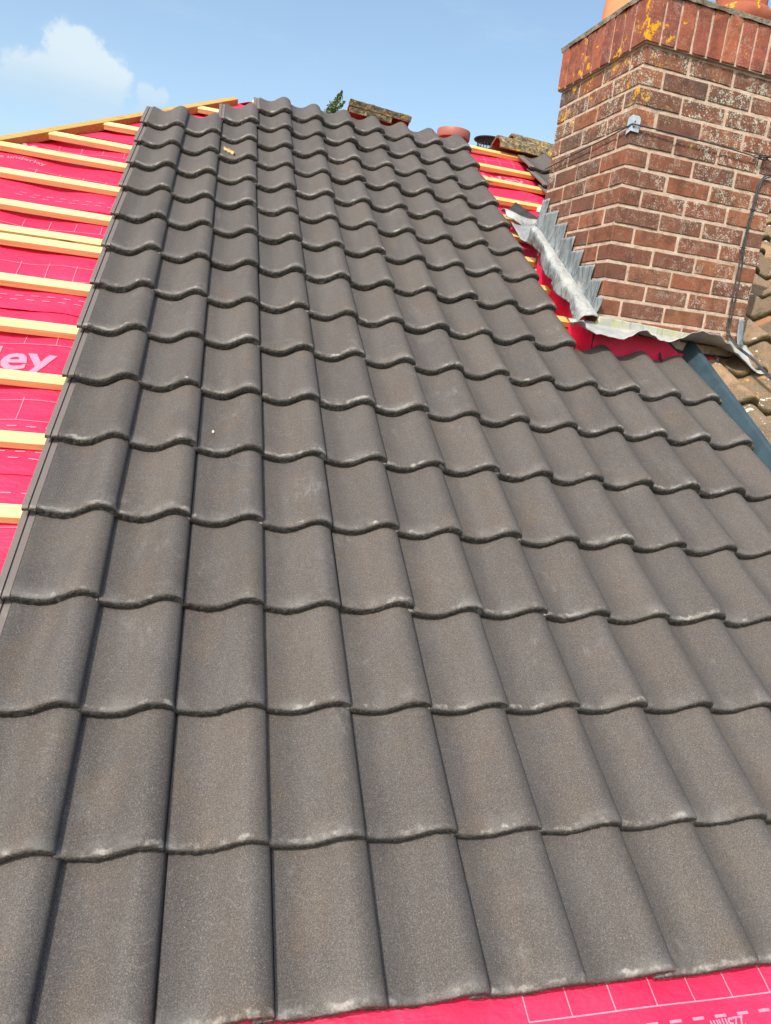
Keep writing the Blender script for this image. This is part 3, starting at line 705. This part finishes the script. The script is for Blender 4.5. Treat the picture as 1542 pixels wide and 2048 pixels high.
# ------------------------------------------------------------------ chimney
chim = empty('brick_chimney', CHM)
tag(chim, 'square red brick chimney stack with pink mortar, lead flashing and orange clay pots', 'chimney')
CW, CD = 0.7775, 0.665
def brick_mesh(sx, sy, sz, seed, mat):
    """a brick with chipped arrises, its corner at the origin"""
    rnd = random.Random(seed); bm = bmesh.new(); box(bm, (0, 0, 0), (sx, sy, sz))
    bmesh.ops.subdivide_edges(bm, edges=[e for e in bm.edges if e.calc_length() > 0.15], cuts=3)
    bmesh.ops.bevel(bm, geom=list(bm.edges), offset=0.0028, segments=1, affect='EDGES')
    for v in bm.verts:
        q = v.co*55 + Vector((seed*3.1, seed*1.7, 0))
        v.co += Vector((mnoise.noise(q), mnoise.noise(q+Vector((9, 0, 0))), mnoise.noise(q+Vector((0, 9, 0)))))*0.0019
    return bm_mesh('brick', bm, mat)
SB = 0.19                                                              # stretcher length on the flanks
bk = {}
def brick(a0, a1, b0, b1, z0, h=0.0625, mat=M_BRICK, nudge=0.0012):
    key = (round(a1-a0, 3), round(b1-b0, 3), round(h, 3), mat.name)
    if key not in bk: bk[key] = [brick_mesh(a1-a0, b1-b0, h, len(bk)*5+i, mat) for i in range(3)]
    rb = random.Random(int((a0*977 + b0*3163 + z0*7919)*100))
    put('brick', rb.choice(bk[key]), chim, (a0 + rb.gauss(0, nudge*0.6), b0 + rb.gauss(0, nudge*0.6), z0 + rb.gauss(0, nudge*0.5)), (rb.gauss(0, 0.004), rb.gauss(0, 0.004), rb.gauss(0, 0.004)))
HD = 0.1025; HB_ = 0.0905
for i in range(1, 16):
    z0 = ZS - 0.075*i + 0.006
    if i % 2:                                                           # stretchers lead on the front
        for a in (0.0, 0.225, 0.45): brick(a, a+0.2125, 0.0, HB_, z0)
        brick(0.675, CW, 0.0, SB, z0)
        for b in (0.1005, 0.2995, 0.4985): brick(0.0, HD, b, min(b+SB, CD), z0)
        for b in (0.20, 0.40, 0.5985): brick(CW-HD, CW, b, min(b+SB, CD), z0)
    else:
        brick(0.0, HD, 0.0, SB, z0)
        for a in (0.1145, 0.3390): brick(a, a+0.2125, 0.0, HB_, z0)
        brick(0.5625, CW, 0.0, HB_, z0)
        for b in (0.199, 0.398): brick(0.0, HD, b, b+SB, z0)
        brick(0.0, HD, 0.597, CD, z0)
        for b in (0.1005, 0.2995, 0.4985): brick(CW-HD, CW, b, min(b+SB, CD), z0)
# soldier course on top, standing slightly proud
SO = 0.016; SH = 0.178
rs = random.Random(3)
na = 11
for i in range(na):
    a = -SO + i*(CW+2*SO+0.010)/na; w_ = (CW+2*SO+0.010)/na - 0.0105
    brick(a, a+w_, -SO + rs.uniform(-0.002, 0.002), 0.088, ZS+0.003, SH, M_SOLD, 0.0014)
nb = 8
for i in range(nb):
    b = 0.098 + i*(CD+SO-0.098+0.008)/nb; w_ = (CD+SO-0.098+0.008)/nb - 0.0085
    brick(-SO, 0.086, b, b+w_, ZS+0.003, SH, M_SOLD, 0.0018)
    brick(CW-0.086, CW+SO, b, b+w_, ZS+0.003, SH, M_SOLD, 0.0018)
# mortar core: the joints between the bricks
def core(lo, hi, step, amp, mat, name):
    bm = bmesh.new(); box(bm, lo, hi)
    for ax in range(3):
        n = max(1, int((hi[ax]-lo[ax])/step)); d = Vector((0, 0, 0)); d[ax] = 1
        for i in range(1, n):
            p = Vector(lo); p[ax] = lo[ax] + (hi[ax]-lo[ax])*i/n
            bmesh.ops.bisect_plane(bm, geom=bm.verts[:]+bm.edges[:]+bm.faces[:], plane_co=p, plane_no=d)
    for v in bm.verts:
        q = v.co*45; v.co += Vector((mnoise.noise(q), mnoise.noise(q+Vector((7, 1, 0))), 0))*amp
    return bm_mesh(name, bm, mat)
put('mortar', core((0.0032, 0.0032, -0.25), (CW-0.0032, CD-0.003, ZS+0.002), 0.028, 0.0016, M_MORT, 'mortar'), chim)
put('mortar', core((-SO+0.005, -SO+0.005, ZS+0.001), (CW+SO-0.005, CD+SO-0.005, ZS+SH-0.004), 0.03, 0.002, M_MORT, 'mortar'), chim)
# flaunching: sloped mortar cap with a ragged rim
V = []; nu, nv = 40, 36
for j in range(nv):
    for i in range(nu):
        s, t = i/(nu-1), j/(nv-1)
        e = min(s, 1-s, t, 1-t)
        a_ = -SO-0.012 + s*(CW+2*SO+0.024); b_ = -SO-0.012 + t*(CD+2*SO+0.024)
        rag = 0.010*nz(a_*14, b_*14, 2.2) + 0.004*nz(a_*50, b_*50)
        z_ = ZS + SH + 0.012 + 0.10*min(e*3.2, 0.55) + rag*0.7
        if e == 0: a_ += rag*0.8; b_ += rag*0.8
        V.append((a_, b_, z_))
F = grid_faces(nu, nv); nb0 = len(V)
rim = [i for i in range(nu)] + [j*nu+nu-1 for j in range(1, nv)] + [(nv-1)*nu+i for i in range(nu-2, -1, -1)] + [j*nu for j in range(nv-2, 0, -1)]
for q in rim: V.append((V[q][0]*0.985+0.006, V[q][1]*0.985+0.006, ZS+SH-0.003))
for i in range(len(rim)):
    i2 = (i+1) % len(rim); F.append((rim[i2], rim[i], nb0+i, nb0+i2))
put('flaunching', mk('flaunching', V, F, M_FLAU, True, 60), chim)
def lathe(prof, sides=40, jit=0.0):
    V, F = [], []
    for (r, z) in prof:
        for k in range(sides):
            a = 2*math.pi*k/sides; rr = r*(1 + jit*nz(math.cos(a)*2, math.sin(a)*2, z*8)); V.append((rr*math.cos(a), rr*math.sin(a), z))
    for j in range(len(prof)-1):
        for k in range(sides):
            k2 = (k+1) % sides; F.append((j*sides+k, j*sides+k2, (j+1)*sides+k2, (j+1)*sides+k))
    return V, F
zt = ZS + SH + 0.055
V, F = lathe([(0.140, 0.0), (0.137, 0.10), (0.128, 0.26), (0.122, 0.36), (0.135, 0.37), (0.137, 0.41), (0.125, 0.42), (0.105, 0.42), (0.105, 0.2)], 48, 0.006)
o = put('chimney_pot', mk('chimney_pot', V, F, M_POT, True, 40), chim, (0.200, 0.470, zt-0.04)); o['label'] = 'smooth orange clay chimney pot at the back of the stack'
V, F = lathe([(0.105, 0.0), (0.112, 0.012), (0.116, 0.03), (0.130, 0.045), (0.135, 0.07), (0.128, 0.088), (0.108, 0.095), (0.104, 0.16), (0.099, 0.30), (0.110, 0.31), (0.110, 0.34), (0.09, 0.345), (0.088, 0.2)], 48, 0.006)
o = put('chimney_pot', mk('chimney_pot', V, F, M_POT2, True, 40), chim, (0.520, 0.150, zt-0.055)); o['label'] = 'dark red clay chimney pot with yellow lichen on its rim'

# lead: stepped flashing against the flank
def sheet(name, V, nu, nv, mat, th=0.002, parent=None, sharp=70, flip=False):
    o = put(name, mk(name, V, grid_faces(nu, nv, 0, flip), mat, True, sharp), parent)
    md = o.modifiers.new('thickness', 'SOLIDIFY'); md.thickness = th; md.offset = 0
    return o
FOLD = lambda b: 1.045 - 0.645*b
ST = [(0.672, 0.600, 0.492), (0.620, 0.487, 0.562), (0.517, 0.384, 0.628), (0.412, 0.286, 0.700), (0.312, 0.193, 0.766), (0.212, 0.076, 0.838), (0.106, 0.002, 0.902), (0.016, -0.040, 0.978)]
for q, (b0, b1, zd) in enumerate(ST):
    V = []; nu, nv = 12, 12; off = -0.0052 - 0.0014*(q % 2) - 0.0006*q
    for j in range(nv):
        t = j/(nv-1)
        for i in range(nu):
            s = i/(nu-1)
            bt = b0 + (b1-b0)*s                                        # top edge, back to front
            bb = (b0+0.030) + ((b1+0.040)-(b0+0.030))*s
            b_ = bt + (bb-bt)*t
            z_ = zd + (FOLD(b_)+0.012 - zd)*t
            wr = 0.0022*nz(b_*30, z_*9, q*3.0) + 0.0035*max(0, 0.3-t)*nz(b_*18, q*2.0)*1.2
            V.append((off - abs(wr) - 0.012*t**6, b_, ZS - z_ + 0.0025*nz(b_*40, q)*(t == 0)))
    sheet('step_flashing', V, nu, nv, M_LEAD, 0.0018, chim)
# lead dressed from the flank down over the slope, in two lengths
def flange(v0, v1, seed, endcurl):
    V = []; nu, nv = 22, 44
    for j in range(nv):
        t = j/(nv-1); v = v0 + (v1-v0)*t
        b_ = (v - 2.34)/0.83
        f = ch_to_roof(-0.007, b_, ZS-FOLD(b_))
        uo = 1.358 + 0.012*nz(v*9, seed) + 0.009*math.sin(v*19+seed) + 0.007*nz(v*31, seed+2)
        no = 0.024 + 0.013*math.sin(v*19+seed+0.7) + 0.006*nz(v*22, seed+5)
        for i in range(nu):
            s = i/(nu-1)
            u = f.x + (uo-f.x)*s - 0.022*math.sin(s*math.pi)**1.3
            n = f.z + 0.016*math.sin(s*math.pi*0.8) + (no-f.z)*(s**1.7)
            n += 0.0055*nz(u*34, v*26, seed) + 0.0055*nz(u*14, v*46, seed+3)*s; u += 0.004*nz(v*38, s*4, seed+8)*s
            V.append((u, v + endcurl*0.012*math.sin(s*7), n))
    o = sheet('lead_sheet', V, nu, nv, M_LEADW, 0.0022, None)
    return o
fl1 = flange(2.655, 3.13, 1.0, 1); fl2 = flange(2.335, 2.70, 4.0, 0)
for o in (fl1, fl2):
    o.data.transform(CHM.inverted() @ RX); o.parent = chim
for v in fl2.data.vertices: v.co += Vector((-0.002, 0, 0.004))
# apron at the foot of the front, its lower edge standing up in waves
EDGE = [(1.300, 0.128), (1.325, 0.112), (1.345, 0.082), (1.40, 0.071), (1.443, 0.069), (1.53, 0.062), (1.552, 0.080), (1.582, 0.110), (1.615, 0.115), (1.661, 0.092), (1.7175, 0.0675), (1.7646, 0.065), (1.81, 0.092), (1.8555, 0.130), (1.90, 0.142), (1.955, 0.142), (2.03, 0.112), (2.10, 0.072), (2.131, 0.053), (2.214, 0.020), (2.275, 0.022)]
V = []; nu, nv = 120, 26
for j in range(nv):
    t = j/(nv-1)
    for i in range(nu):
        s = i/(nu-1); u = 1.315 + (2.262-1.315)*s
        a_ = u - 1.445
        top = ch_to_roof(max(a_, -0.004), -0.0065 - (0.004*abs(nz(a_*14, 3.3))), ZS - (1.054 + 0.045*max(a_, 0) + 0.003*nz(a_*22)))
        fo = ch_to_roof(max(a_, -0.012), -0.010, ZS - (1.096 + 0.022*max(a_, 0)))
        if a_ < 0: top.x = u; fo.x = u; top.z = fo.z + 0.002
        if a_ > 0.785:
            q = min(1, (a_-0.785)/0.06); top.x = u; fo.x = u; top.z = fo.z + (top.z-fo.z)*(1-q)
            fo.z = fo.z*(1-q) + 0.035*q; top.z = top.z*(1-q) + 0.037*q
        ve = 2.240 - 0.016*math.sin(s*9) + 0.014*nz(u*6, 2.0) + 0.007*nz(u*31, 5.0); ne = lerp_tab(EDGE, u)
        if a_ > 0.70: ve -= 0.055*min(1, (a_-0.70)/0.08)
        if t < 0.25:
            q = t/0.25; p = top.lerp(fo, q)
        else:
            q = (t-0.25)/0.75
            p = Vector((u, fo.y + (ve-fo.y)*q, fo.z + (ne-fo.z)*(q**1.3)))
            p.z += (0.006*nz(u*20, q*3, 8.0) + 0.004*nz(u*45, q*5, 1.0))*q
        V.append(p)
ap = sheet('lead_apron', V, nu, nv, M_APRON, 0.0022, None, 70)
ap.parent = chim; ap.matrix_parent_inverse = CHM.inverted(); ap.matrix_basis = RX.copy()
# lead strip turned up the right hand arris
V = []
for j in range(14):
    t = j/13
    for i in range(5):
        s = i/4
        V.append((0.738 + 0.034*s + 0.010*t*t, -0.0075 - 0.003*math.sin(t*3) - 0.016*t**4, ZS - (0.982 + 0.118*t) + 0.002*nz(t*9, s)))
sheet('step_flashing', V, 5, 14, M_LEAD, 0.002, chim)
# lead of the back gutter running out towards the new tiles
V = []; nu, nv = 40, 14
for j in range(nv):
    t = j/(nv-1)
    for i in range(nu):
        s = i/(nu-1); u = 1.300 + 0.265*s
        vt = 3.50 - 0.05*s - 0.05*math.sin(s*math.pi); vb = 3.40 - 0.075*math.sin(s*math.pi*0.9) - 0.02*s
        v = vt + (vb-vt)*t
        n = 0.012 + 0.020*s + 0.028*math.sin(t*math.pi) + 0.016*math.sin(s*7+1)*t + 0.004*nz(u*30, v*30)
        if s > 0.86: n += (s-0.86)*0.5
        V.append((u, v, n))
bg = sheet('lead_sheet', V, nu, nv, M_LEADW, 0.002, None)
V = []
for j in range(nv):
    t = j/(nv-1)
    for i in range(nu):
        s = i/(nu-1); u = 1.315 + 0.15*s + 0.03*t
        v = 3.335 - 0.24*t*(0.55+0.45*s) - 0.02*s
        n = 0.030 - 0.030*t + 0.035*s*s - 0.012*math.sin(s*3.1)*(1-t) + 0.004*nz(u*30, v*30, 2)
        V.append((u, v, n))
bg2 = sheet('lead_sheet', V, nu, nv, mat_lead('dull_lead', (0.24, 0.255, 0.26), (0.10, 0.105, 0.11)), 0.002, None)
for o in (bg, bg2):
    o.parent = chim; o.matrix_parent_inverse = CHM.inverted(); o.matrix_basis = RX.copy()

# ------------------------------------------------------------------ things on the chimney: lashing wire with corner plate, coax cables
lash = empty('lashing_wire', CHM.copy())
tag(lash, 'thin dark lashing wire stretched round the chimney through a galvanised corner plate', 'wire')
zz = lambda d: ZS - d
path = smooth_path([(-0.012, 0.69, zz(0.345)), (-0.012, 0.46, zz(0.330)), (-0.012, 0.14, zz(0.314)), (-0.011, 0.015, zz(0.303)), (-0.006, -0.008, zz(0.2965)), (0.02, -0.0135, zz(0.2965)), (0.20, -0.0200, zz(0.299)), (0.43, -0.0200, zz(0.304)), (0.58, -0.018, zz(0.309)), (0.628, -0.014, zz(0.312))], 6)
V, F = tube(path, 0.0026, 8); put('wire', mk('wire', V, F, M_CABLE, True), lash)
# knotted end: a few turns and loose tails
V, F = [], []
pk = [(0.628 + 0.020*math.cos(t*1.1)*(1-t/22) + 0.003*t, -0.016 - 0.007*math.sin(t*1.9), zz(0.309 - 0.007*math.sin(t*1.1))) for t in range(22)]
a1, f1 = tube(smooth_path(pk, 3), 0.0026, 6); V += a1; F += f1
for e in ((0.72, -0.022, zz(0.300)), (0.715, -0.018, zz(0.318)), (0.69, -0.03, zz(0.295))):
    a1, f1 = tube(smooth_path([(0.63, -0.014, zz(0.311)), (0.66, -0.022, zz(0.308)), e], 4), 0.0022, 6); f1 = [tuple(i+len(V) for i in f) for f in f1]; V += a1; F += f1
put('wire_end', mk('wire_end', V, F, M_CABLE, True), lash)
# corner plate: two wings folded round the arris, with holes
bm = bmesh.new()
pl = []
for (x, z) in ((-0.024, 0.331), (0.0, 0.3205), (0.032, 0.322), (0.0335, 0.274), (0.030, 0.266), (0.022, 0.2615), (0.0, 0.2615), (-0.016, 0.265), (-0.0215, 0.272)):
    p = (x, -0.0055, zz(z)) if x >= 0 else (-0.0055, -x, zz(z))
    if x == 0: p = (-0.0055, -0.0055, zz(z))
    pl.append(p)
me = mk('corner_plate', [pl[0], pl[1], pl[2], pl[3], pl[4], pl[5], pl[6], pl[7], pl[8]], [(1, 2, 3, 4, 5, 6), (0, 1, 6, 7, 8)], M_STEEL)
cp = put('corner_plate', me, lash); md = cp.modifiers.new('thickness', 'SOLIDIFY'); md.thickness = 0.002; md.offset = 1
for (x, z, r) in ((0.008, 0.285, 0.0032), (0.006, 0.305, 0.0034)):
    V, F = [], []
    for k in range(10): V.append((x + r*math.cos(k*0.6283), -0.0082, zz(z) + 1.5*r*math.sin(k*0.6283)))
    put('plate_hole', mk('plate_hole', V, [tuple(range(10))], M_BLACK), cp)

coax = empty('coax_cable', CHM.copy())
tag(coax, 'pair of grey black aerial cables running down the right of the chimney face', 'cable')
lowr = [(2.108, 2.315, 0.088), (2.112, 2.262, 0.084), (2.155, 2.238, 0.070), (2.176, 2.19, 0.068), (2.180, 2.13, 0.066), (2.186, 2.06, 0.068), (2.20, 1.98, 0.07), (2.22, 1.86, 0.08)]
inv = CHM.inverted()
lowc = [inv @ W3(*p) for p in lowr]
for side, sp in ((0, -1), (1, 1)):
    gap = lambda d: 0.0036 + 0.0055*max(0, math.sin((d-0.66)*9))*(0.66 < d < 1.0)
    pts = [(0.83, -0.010, zz(0.352)), (0.76, -0.012, zz(0.366)), (0.715 + sp*0.003, -0.012, zz(0.374 + sp*0.004))]
    for d, a_ in ((0.40, 0.686), (0.46, 0.677), (0.52, 0.674), (0.60, 0.671), (0.68, 0.669), (0.75, 0.676), (0.82, 0.680), (0.90, 0.681), (0.97, 0.684), (1.04, 0.688)):
        pts.append((a_ + sp*gap(d), -0.010 - 0.002*side, zz(d)))
    pts += [tuple(p + Vector((sp*0.0025, 0, sp*0.002))) for p in lowc]
    V, F = tube(smooth_path(pts, 5), 0.0034, 8); put('cable', mk('cable', V, F, M_CABLE, True), coax)
for d, a_ in ((0.680, 0.669), (0.905, 0.681), (0.52, 0.674)):
    V, F = [], []
    w2 = 0.011 if d != 0.905 else 0.0125
    ring = [(a_-w2, -0.004, zz(d)), (a_-w2, -0.0165, zz(d)), (a_+w2, -0.0175, zz(d)), (a_+w2, -0.004, zz(d))]
    V, F = tube(smooth_path(ring, 2), 0.0016, 6); put('cable_tie', mk('cable_tie', V, F, M_BLACK), coax)

# ------------------------------------------------------------------ loose pieces lying about
def surf_n(u, v, r):
    """top of the new tile of row r under (u, v)"""
    s = ((u - ROWU[r])/W) % 1.0
    for (s0, z0), (s1, z1) in zip(PROF, PROF[1:]):
        if s0 <= s <= s1: z = z0 + (z1-z0)*(s-s0)/(s1-s0); break
    return z - TK*1.05*(v-ROWV[r])/G
# dark sheet offcut and mortar lump behind the back gutter
V = [(-0.085, 0.005, 0.0), (0.0, 0.115, 0.030), (0.125, -0.03, 0.012), (0.02, -0.055, -0.006), (0.04, 0.03, 0.024)]
oc = put('sheet_offcut', mk('sheet_offcut', V, [(0, 3, 4, 1), (3, 2, 4), (4, 2, 1)], M_SLATE)); oc.matrix_world = RX @ Matrix.Translation((1.415, 3.50, 0.002))
md = oc.modifiers.new('thickness', 'SOLIDIFY'); md.thickness = 0.003
tag(oc, 'dark folded triangular sheet offcut lying behind the chimney lead', 'offcut')
def lump(name, size, seed, mat, sub=3):
    bm = bmesh.new(); bmesh.ops.create_icosphere(bm, subdivisions=sub, radius=1.0)
    for v in bm.verts:
        q = v.co*1.6 + Vector((seed, seed*2, 0)); k = 1 + 0.35*mnoise.noise(q) + 0.12*mnoise.noise(q*3.5)
        v.co = Vector((v.co.x*size[0]*k, v.co.y*size[1]*k, v.co.z*size[2]*k))
    return bm_mesh(name, bm, mat, True, 35)
ml = put('mortar_lump', lump('mortar_lump', (0.036, 0.046, 0.022), 3, M_WHITE)); ml.matrix_world = RX @ Matrix.Translation((1.556, 3.53, 0.042))
tag(ml, 'pale lump of old mortar beside the top of the chimney lead', 'lump')
db = put('debris', lump('debris', (0.035, 0.035, 0.014), 8, M_BARK)); db.matrix_world = RX @ Matrix.Translation((1.535, 3.445, 0.034))
tag(db, 'dark crumbs of moss and soil in the lead corner', 'debris', None, 'stuff')
# dried leaf
rl = 13; lu, lv = -0.147, 3.676
V = []; nu, nv = 7, 16
for j in range(nv):
    t = j/(nv-1); w_ = 0.012*math.sin(math.pi*min(1, t*0.92+0.06))*(1+0.3*math.sin(t*19)); ctr = 0.010*math.sin(t*5)
    for i in range(nu):
        s = i/(nu-1)*2-1
        V.append((ctr + w_*s, -0.045 + 0.090*t, 0.006 + 0.009*(1-s*s) + 0.004*math.sin(t*23+s*2) + 0.003*nz(s*4, t*9)))
midx = [1 if (k//(nu-1)) < 3 else 0 for k in range((nu-1)*(nv-1))]
dl = put('dried_leaf', mk('dried_leaf', V, grid_faces(nu, nv), None, True, None, [M_STRAW, M_BLACK], midx))
dl.matrix_world = RX @ Matrix.Translation((lu, lv, surf_n(lu, lv, rl) + 0.001)) @ Matrix.Rotation(R(33), 4, 'Z')
tag(dl, 'small curled tan dried leaf with dark tip lying on a tile near the ridge', 'leaf')
pb = put('pebble', lump('pebble', (0.0042, 0.0060, 0.0036), 5, M_WHITE, 2)); pu, pv = -0.141, 1.474
pb.matrix_world = RX @ Matrix.Translation((pu, pv, surf_n(pu, pv, 5) + 0.0025))
tag(pb, 'tiny pale crumb of mortar lying on a tile of the left half', 'crumb')

# old half round ridge tiles
def ridge_tile(seed, L=0.44, r=0.105, th=0.017, arc=150):
    rnd = random.Random(seed); nu, nv = 18, 20; V = []
    for lay_ in (0, 1):
        for j in range(nv):
            x = L*(j/(nv-1)-0.5)
            for i in range(nu):
                a = R(90-arc/2 + arc*i/(nu-1)); rr = r - th*lay_
                if not lay_: rr += 0.004*nz(x*22, a*3, seed) + 0.003*nz(x*60, a*9, seed)
                xx = x + (0.004*nz(a*4, seed, j) if j in (0, nv-1) else 0)
                V.append((xx, rr*math.cos(a), rr*math.sin(a) - r*math.sin(R(90-arc/2))))
    N0 = nu*nv; F = grid_faces(nu, nv, 0, False) + grid_faces(nu, nv, N0, True)
    for j in range(nv-1):
        for i, fl in ((0, 0), (nu-1, 1)):
            q = (j*nu+i, (j+1)*nu+i, N0+(j+1)*nu+i, N0+j*nu+i); F.append(q if fl else q[::-1])
    for i in range(nu-1):
        for j, fl in ((0, 1), (nv-1, 0)):
            q = (j*nu+i, j*nu+i+1, N0+j*nu+i+1, N0+j*nu+i); F.append(q[::-1] if fl else q)
    me = mk('ridge_tile', V, F, M_MOSSY, True, 50)
    bm = bmesh.new(); bm.from_mesh(me); bmesh.ops.recalc_face_normals(bm, faces=bm.faces); bm.to_mesh(me); bm.free()
    at = me.attributes.new('outer', 'FLOAT', 'POINT')
    edge = lambda k: 1.0 if (k < N0 or (k-N0) % nu in (0, nu-1)) else 0.0
    at.data.foreach_set('value', [edge(k) for k in range(len(V))])
    me.polygons.foreach_set('use_smooth', [True]*len(me.polygons)); me.set_sharp_from_angle(angle=R(50))
    return me
def ridge_piece(loc, rot, seed, label, **kw):
    o = put('ridge_tile', ridge_tile(seed, **kw), None, loc, rot); tag(o, label, 'ridge tile', 'old ridge tiles lying loose along the ridge'); return o
RY, RZ = RW.y, RW.z
ridge_piece((0.780, RY+0.010, RZ+0.050), (R(-42), R(4), R(-1)), 1, 'longer mossy old ridge tile lying over a shorter one on the ridge', L=0.41, arc=118, th=0.036)
ridge_piece((0.715, RY-0.012, RZ+0.012), (R(-42), R(4), R(-1)), 2, 'shorter mossy ridge tile nested under another on the middle of the ridge', L=0.275, arc=116, r=0.098, th=0.032)
ridge_piece((1.815, RY-0.025, RZ+0.020), (R(8), R(1), R(1)), 3, 'lichen covered ridge tile with open clay end beside the black cowl', L=0.43, arc=150)
ridge_piece((1.955, RY+0.050, RZ+0.075), (R(4), R(2), R(2)), 4, 'raised lichen covered ridge tile behind, against the chimney', L=0.46, arc=160, r=0.085)
ridge_piece((2.36, RY+0.0, RZ+0.05), (R(6), R(1), R(0)), 5, 'old ridge tile mostly hidden behind the chimney', L=0.40, arc=150)

# flue terminals rising from the far slope
ft = empty('flue_terminal', Matrix.Translation((1.378, RY+0.26, RZ-0.315)))
tag(ft, 'terracotta coloured round flue cap standing just beyond the ridge', 'flue')
V, F = lathe([(0.078, 0.0), (0.078, 0.41), (0.0, 0.41)], 40); put('flue_pipe', mk('flue_pipe', V, F, M_TERRA, True, 40), ft)
V, F = lathe([(0.0795, 0.405), (0.116, 0.412), (0.1185, 0.418), (0.1185, 0.462), (0.116, 0.468), (0.09, 0.474), (0.0, 0.476)], 48); put('cap', mk('cap', V, F, M_TERRA, True, 40), ft)
bc = empty('flue_cowl', Matrix.Translation((1.715, RY+0.46, RZ-0.42)))
tag(bc, 'black wire cage flue cowl with flat lid beside the old ridge tiles', 'flue')
V, F = lathe([(0.0, 0.640), (0.05, 0.638), (0.108, 0.624), (0.113, 0.618), (0.110, 0.613), (0.0, 0.618)], 40); put('lid', mk('lid', V, F, M_BLACK, True, 40), bc)
V, F = lathe([(0.062, 0.0), (0.062, 0.50), (0.058, 0.50), (0.058, 0.0)], 30); put('flue_pipe', mk('flue_pipe', V, F, M_BLACK, True, 40), bc)
V, F = [], []
for k in range(22):
    a = 2*math.pi*k/22
    a1, f1 = tube([(0.060*math.cos(a), 0.060*math.sin(a), 0.48), (0.082*math.cos(a), 0.082*math.sin(a), 0.55), (0.084*math.cos(a), 0.084*math.sin(a), 0.622)], 0.0024, 5)
    F += [tuple(i+len(V) for i in f) for f in f1]; V += a1
for zr in (0.54, 0.585):
    a1, f1 = tube([(0.083*math.cos(t*0.2618), 0.083*math.sin(t*0.2618), zr) for t in range(25)], 0.0022, 5, False)
    F += [tuple(i+len(V) for i in f) for f in f1]; V += a1
put('cage', mk('cage', V, F, M_BLACK), bc)

# ------------------------------------------------------------------ tree beyond the ridge
tree = empty('garden_tree', Matrix.Translation((1.6, 17.6, -5.2)))
tag(tree, 'green tree whose leafy tip shows just above the ridge', 'tree')
TB = Vector((1.6, 17.6, -5.2)); rtree = random.Random(21)
def T(p): return Vector(p) - TB
V, F = [], []
limbs = [([(1.6, 17.6, -5.2), (1.65, 17.5, -2), (1.7, 17.3, 1.5), (1.9, 17.1, 4.5), (2.10, 17.0, 5.95), (2.22, 17.0, 6.42)], [0.26, 0.22, 0.16, 0.08, 0.03, 0.008])]
for k in range(9):
    a = k*2.4; z0 = 0.6 + k*0.45; L = 2.4 - k*0.17
    limbs.append(([(1.7, 17.3, z0), (1.75+0.55*L*math.cos(a), 17.2+0.55*L*math.sin(a), z0+0.8), (1.8+L*math.cos(a), 17.1+L*math.sin(a), z0+1.3)], [0.08, 0.05, 0.015]))
limbs.append(([(1.86, 17.1, 4.6), (1.92, 17.0, 5.5), (1.99, 17.0, 6.14)], [0.04, 0.02, 0.006]))
for pth, rr in limbs:
    a1, f1 = tube([T(p) for p in pth], rr, 7); F += [tuple(i+len(V) for i in f) for f in f1]; V += a1
put('trunk', mk('trunk', V, F, M_BARK, True), tree)
V, F = [], []
def leaf(p, s):
    a = Vector((rtree.gauss(0, 1), rtree.gauss(0, 1), rtree.gauss(0, 1))).normalized(); b = a.orthogonal().normalized(); c = a.cross(b); t = rtree.uniform(0, 6.28)
    d = b*math.cos(t) + c*math.sin(t); e = a.cross(d); i = len(V)
    V.extend([p - d*s, p + e*s*0.45, p + d*s, p - e*s*0.45]); F.append((i, i+1, i+2, i+3))
for k in range(9000):                                                   # main crown, hidden below the ridge line
    while True:
        q = Vector((rtree.uniform(-1, 1), rtree.uniform(-1, 1), rtree.uniform(-1, 1)))
        if q.length < 1 and mnoise.noise(q*3.4) > -0.12: break
    leaf(T((1.7+q.x*2.3, 17.2+q.y*2.3, 2.9+q.z*2.7)), rtree.uniform(0.05, 0.10))
def plume(p0, p1, w, n):
    P0, P1 = Vector(p0), Vector(p1)
    for k in range(n):
        t = rtree.random()**0.85; r = w*(1-t)**0.55*(0.75+0.5*mnoise.noise(Vector((t*7, k % 5, 1))))
        q = Vector((rtree.gauss(0, 0.5), rtree.gauss(0, 0.5), rtree.gauss(0, 0.5)))*r
        leaf(T(P0.lerp(P1, t) + q), rtree.uniform(0.022, 0.042))
plume((1.95, 17, 5.80), (2.27, 17, 6.52), 0.17, 900)
plume((2.12, 17, 6.05), (2.36, 17, 6.33), 0.09, 200)
plume((1.93, 17, 5.85), (2.03, 17, 6.20), 0.07, 130)
put('crown', mk('crown', V, F, M_LEAF), tree)
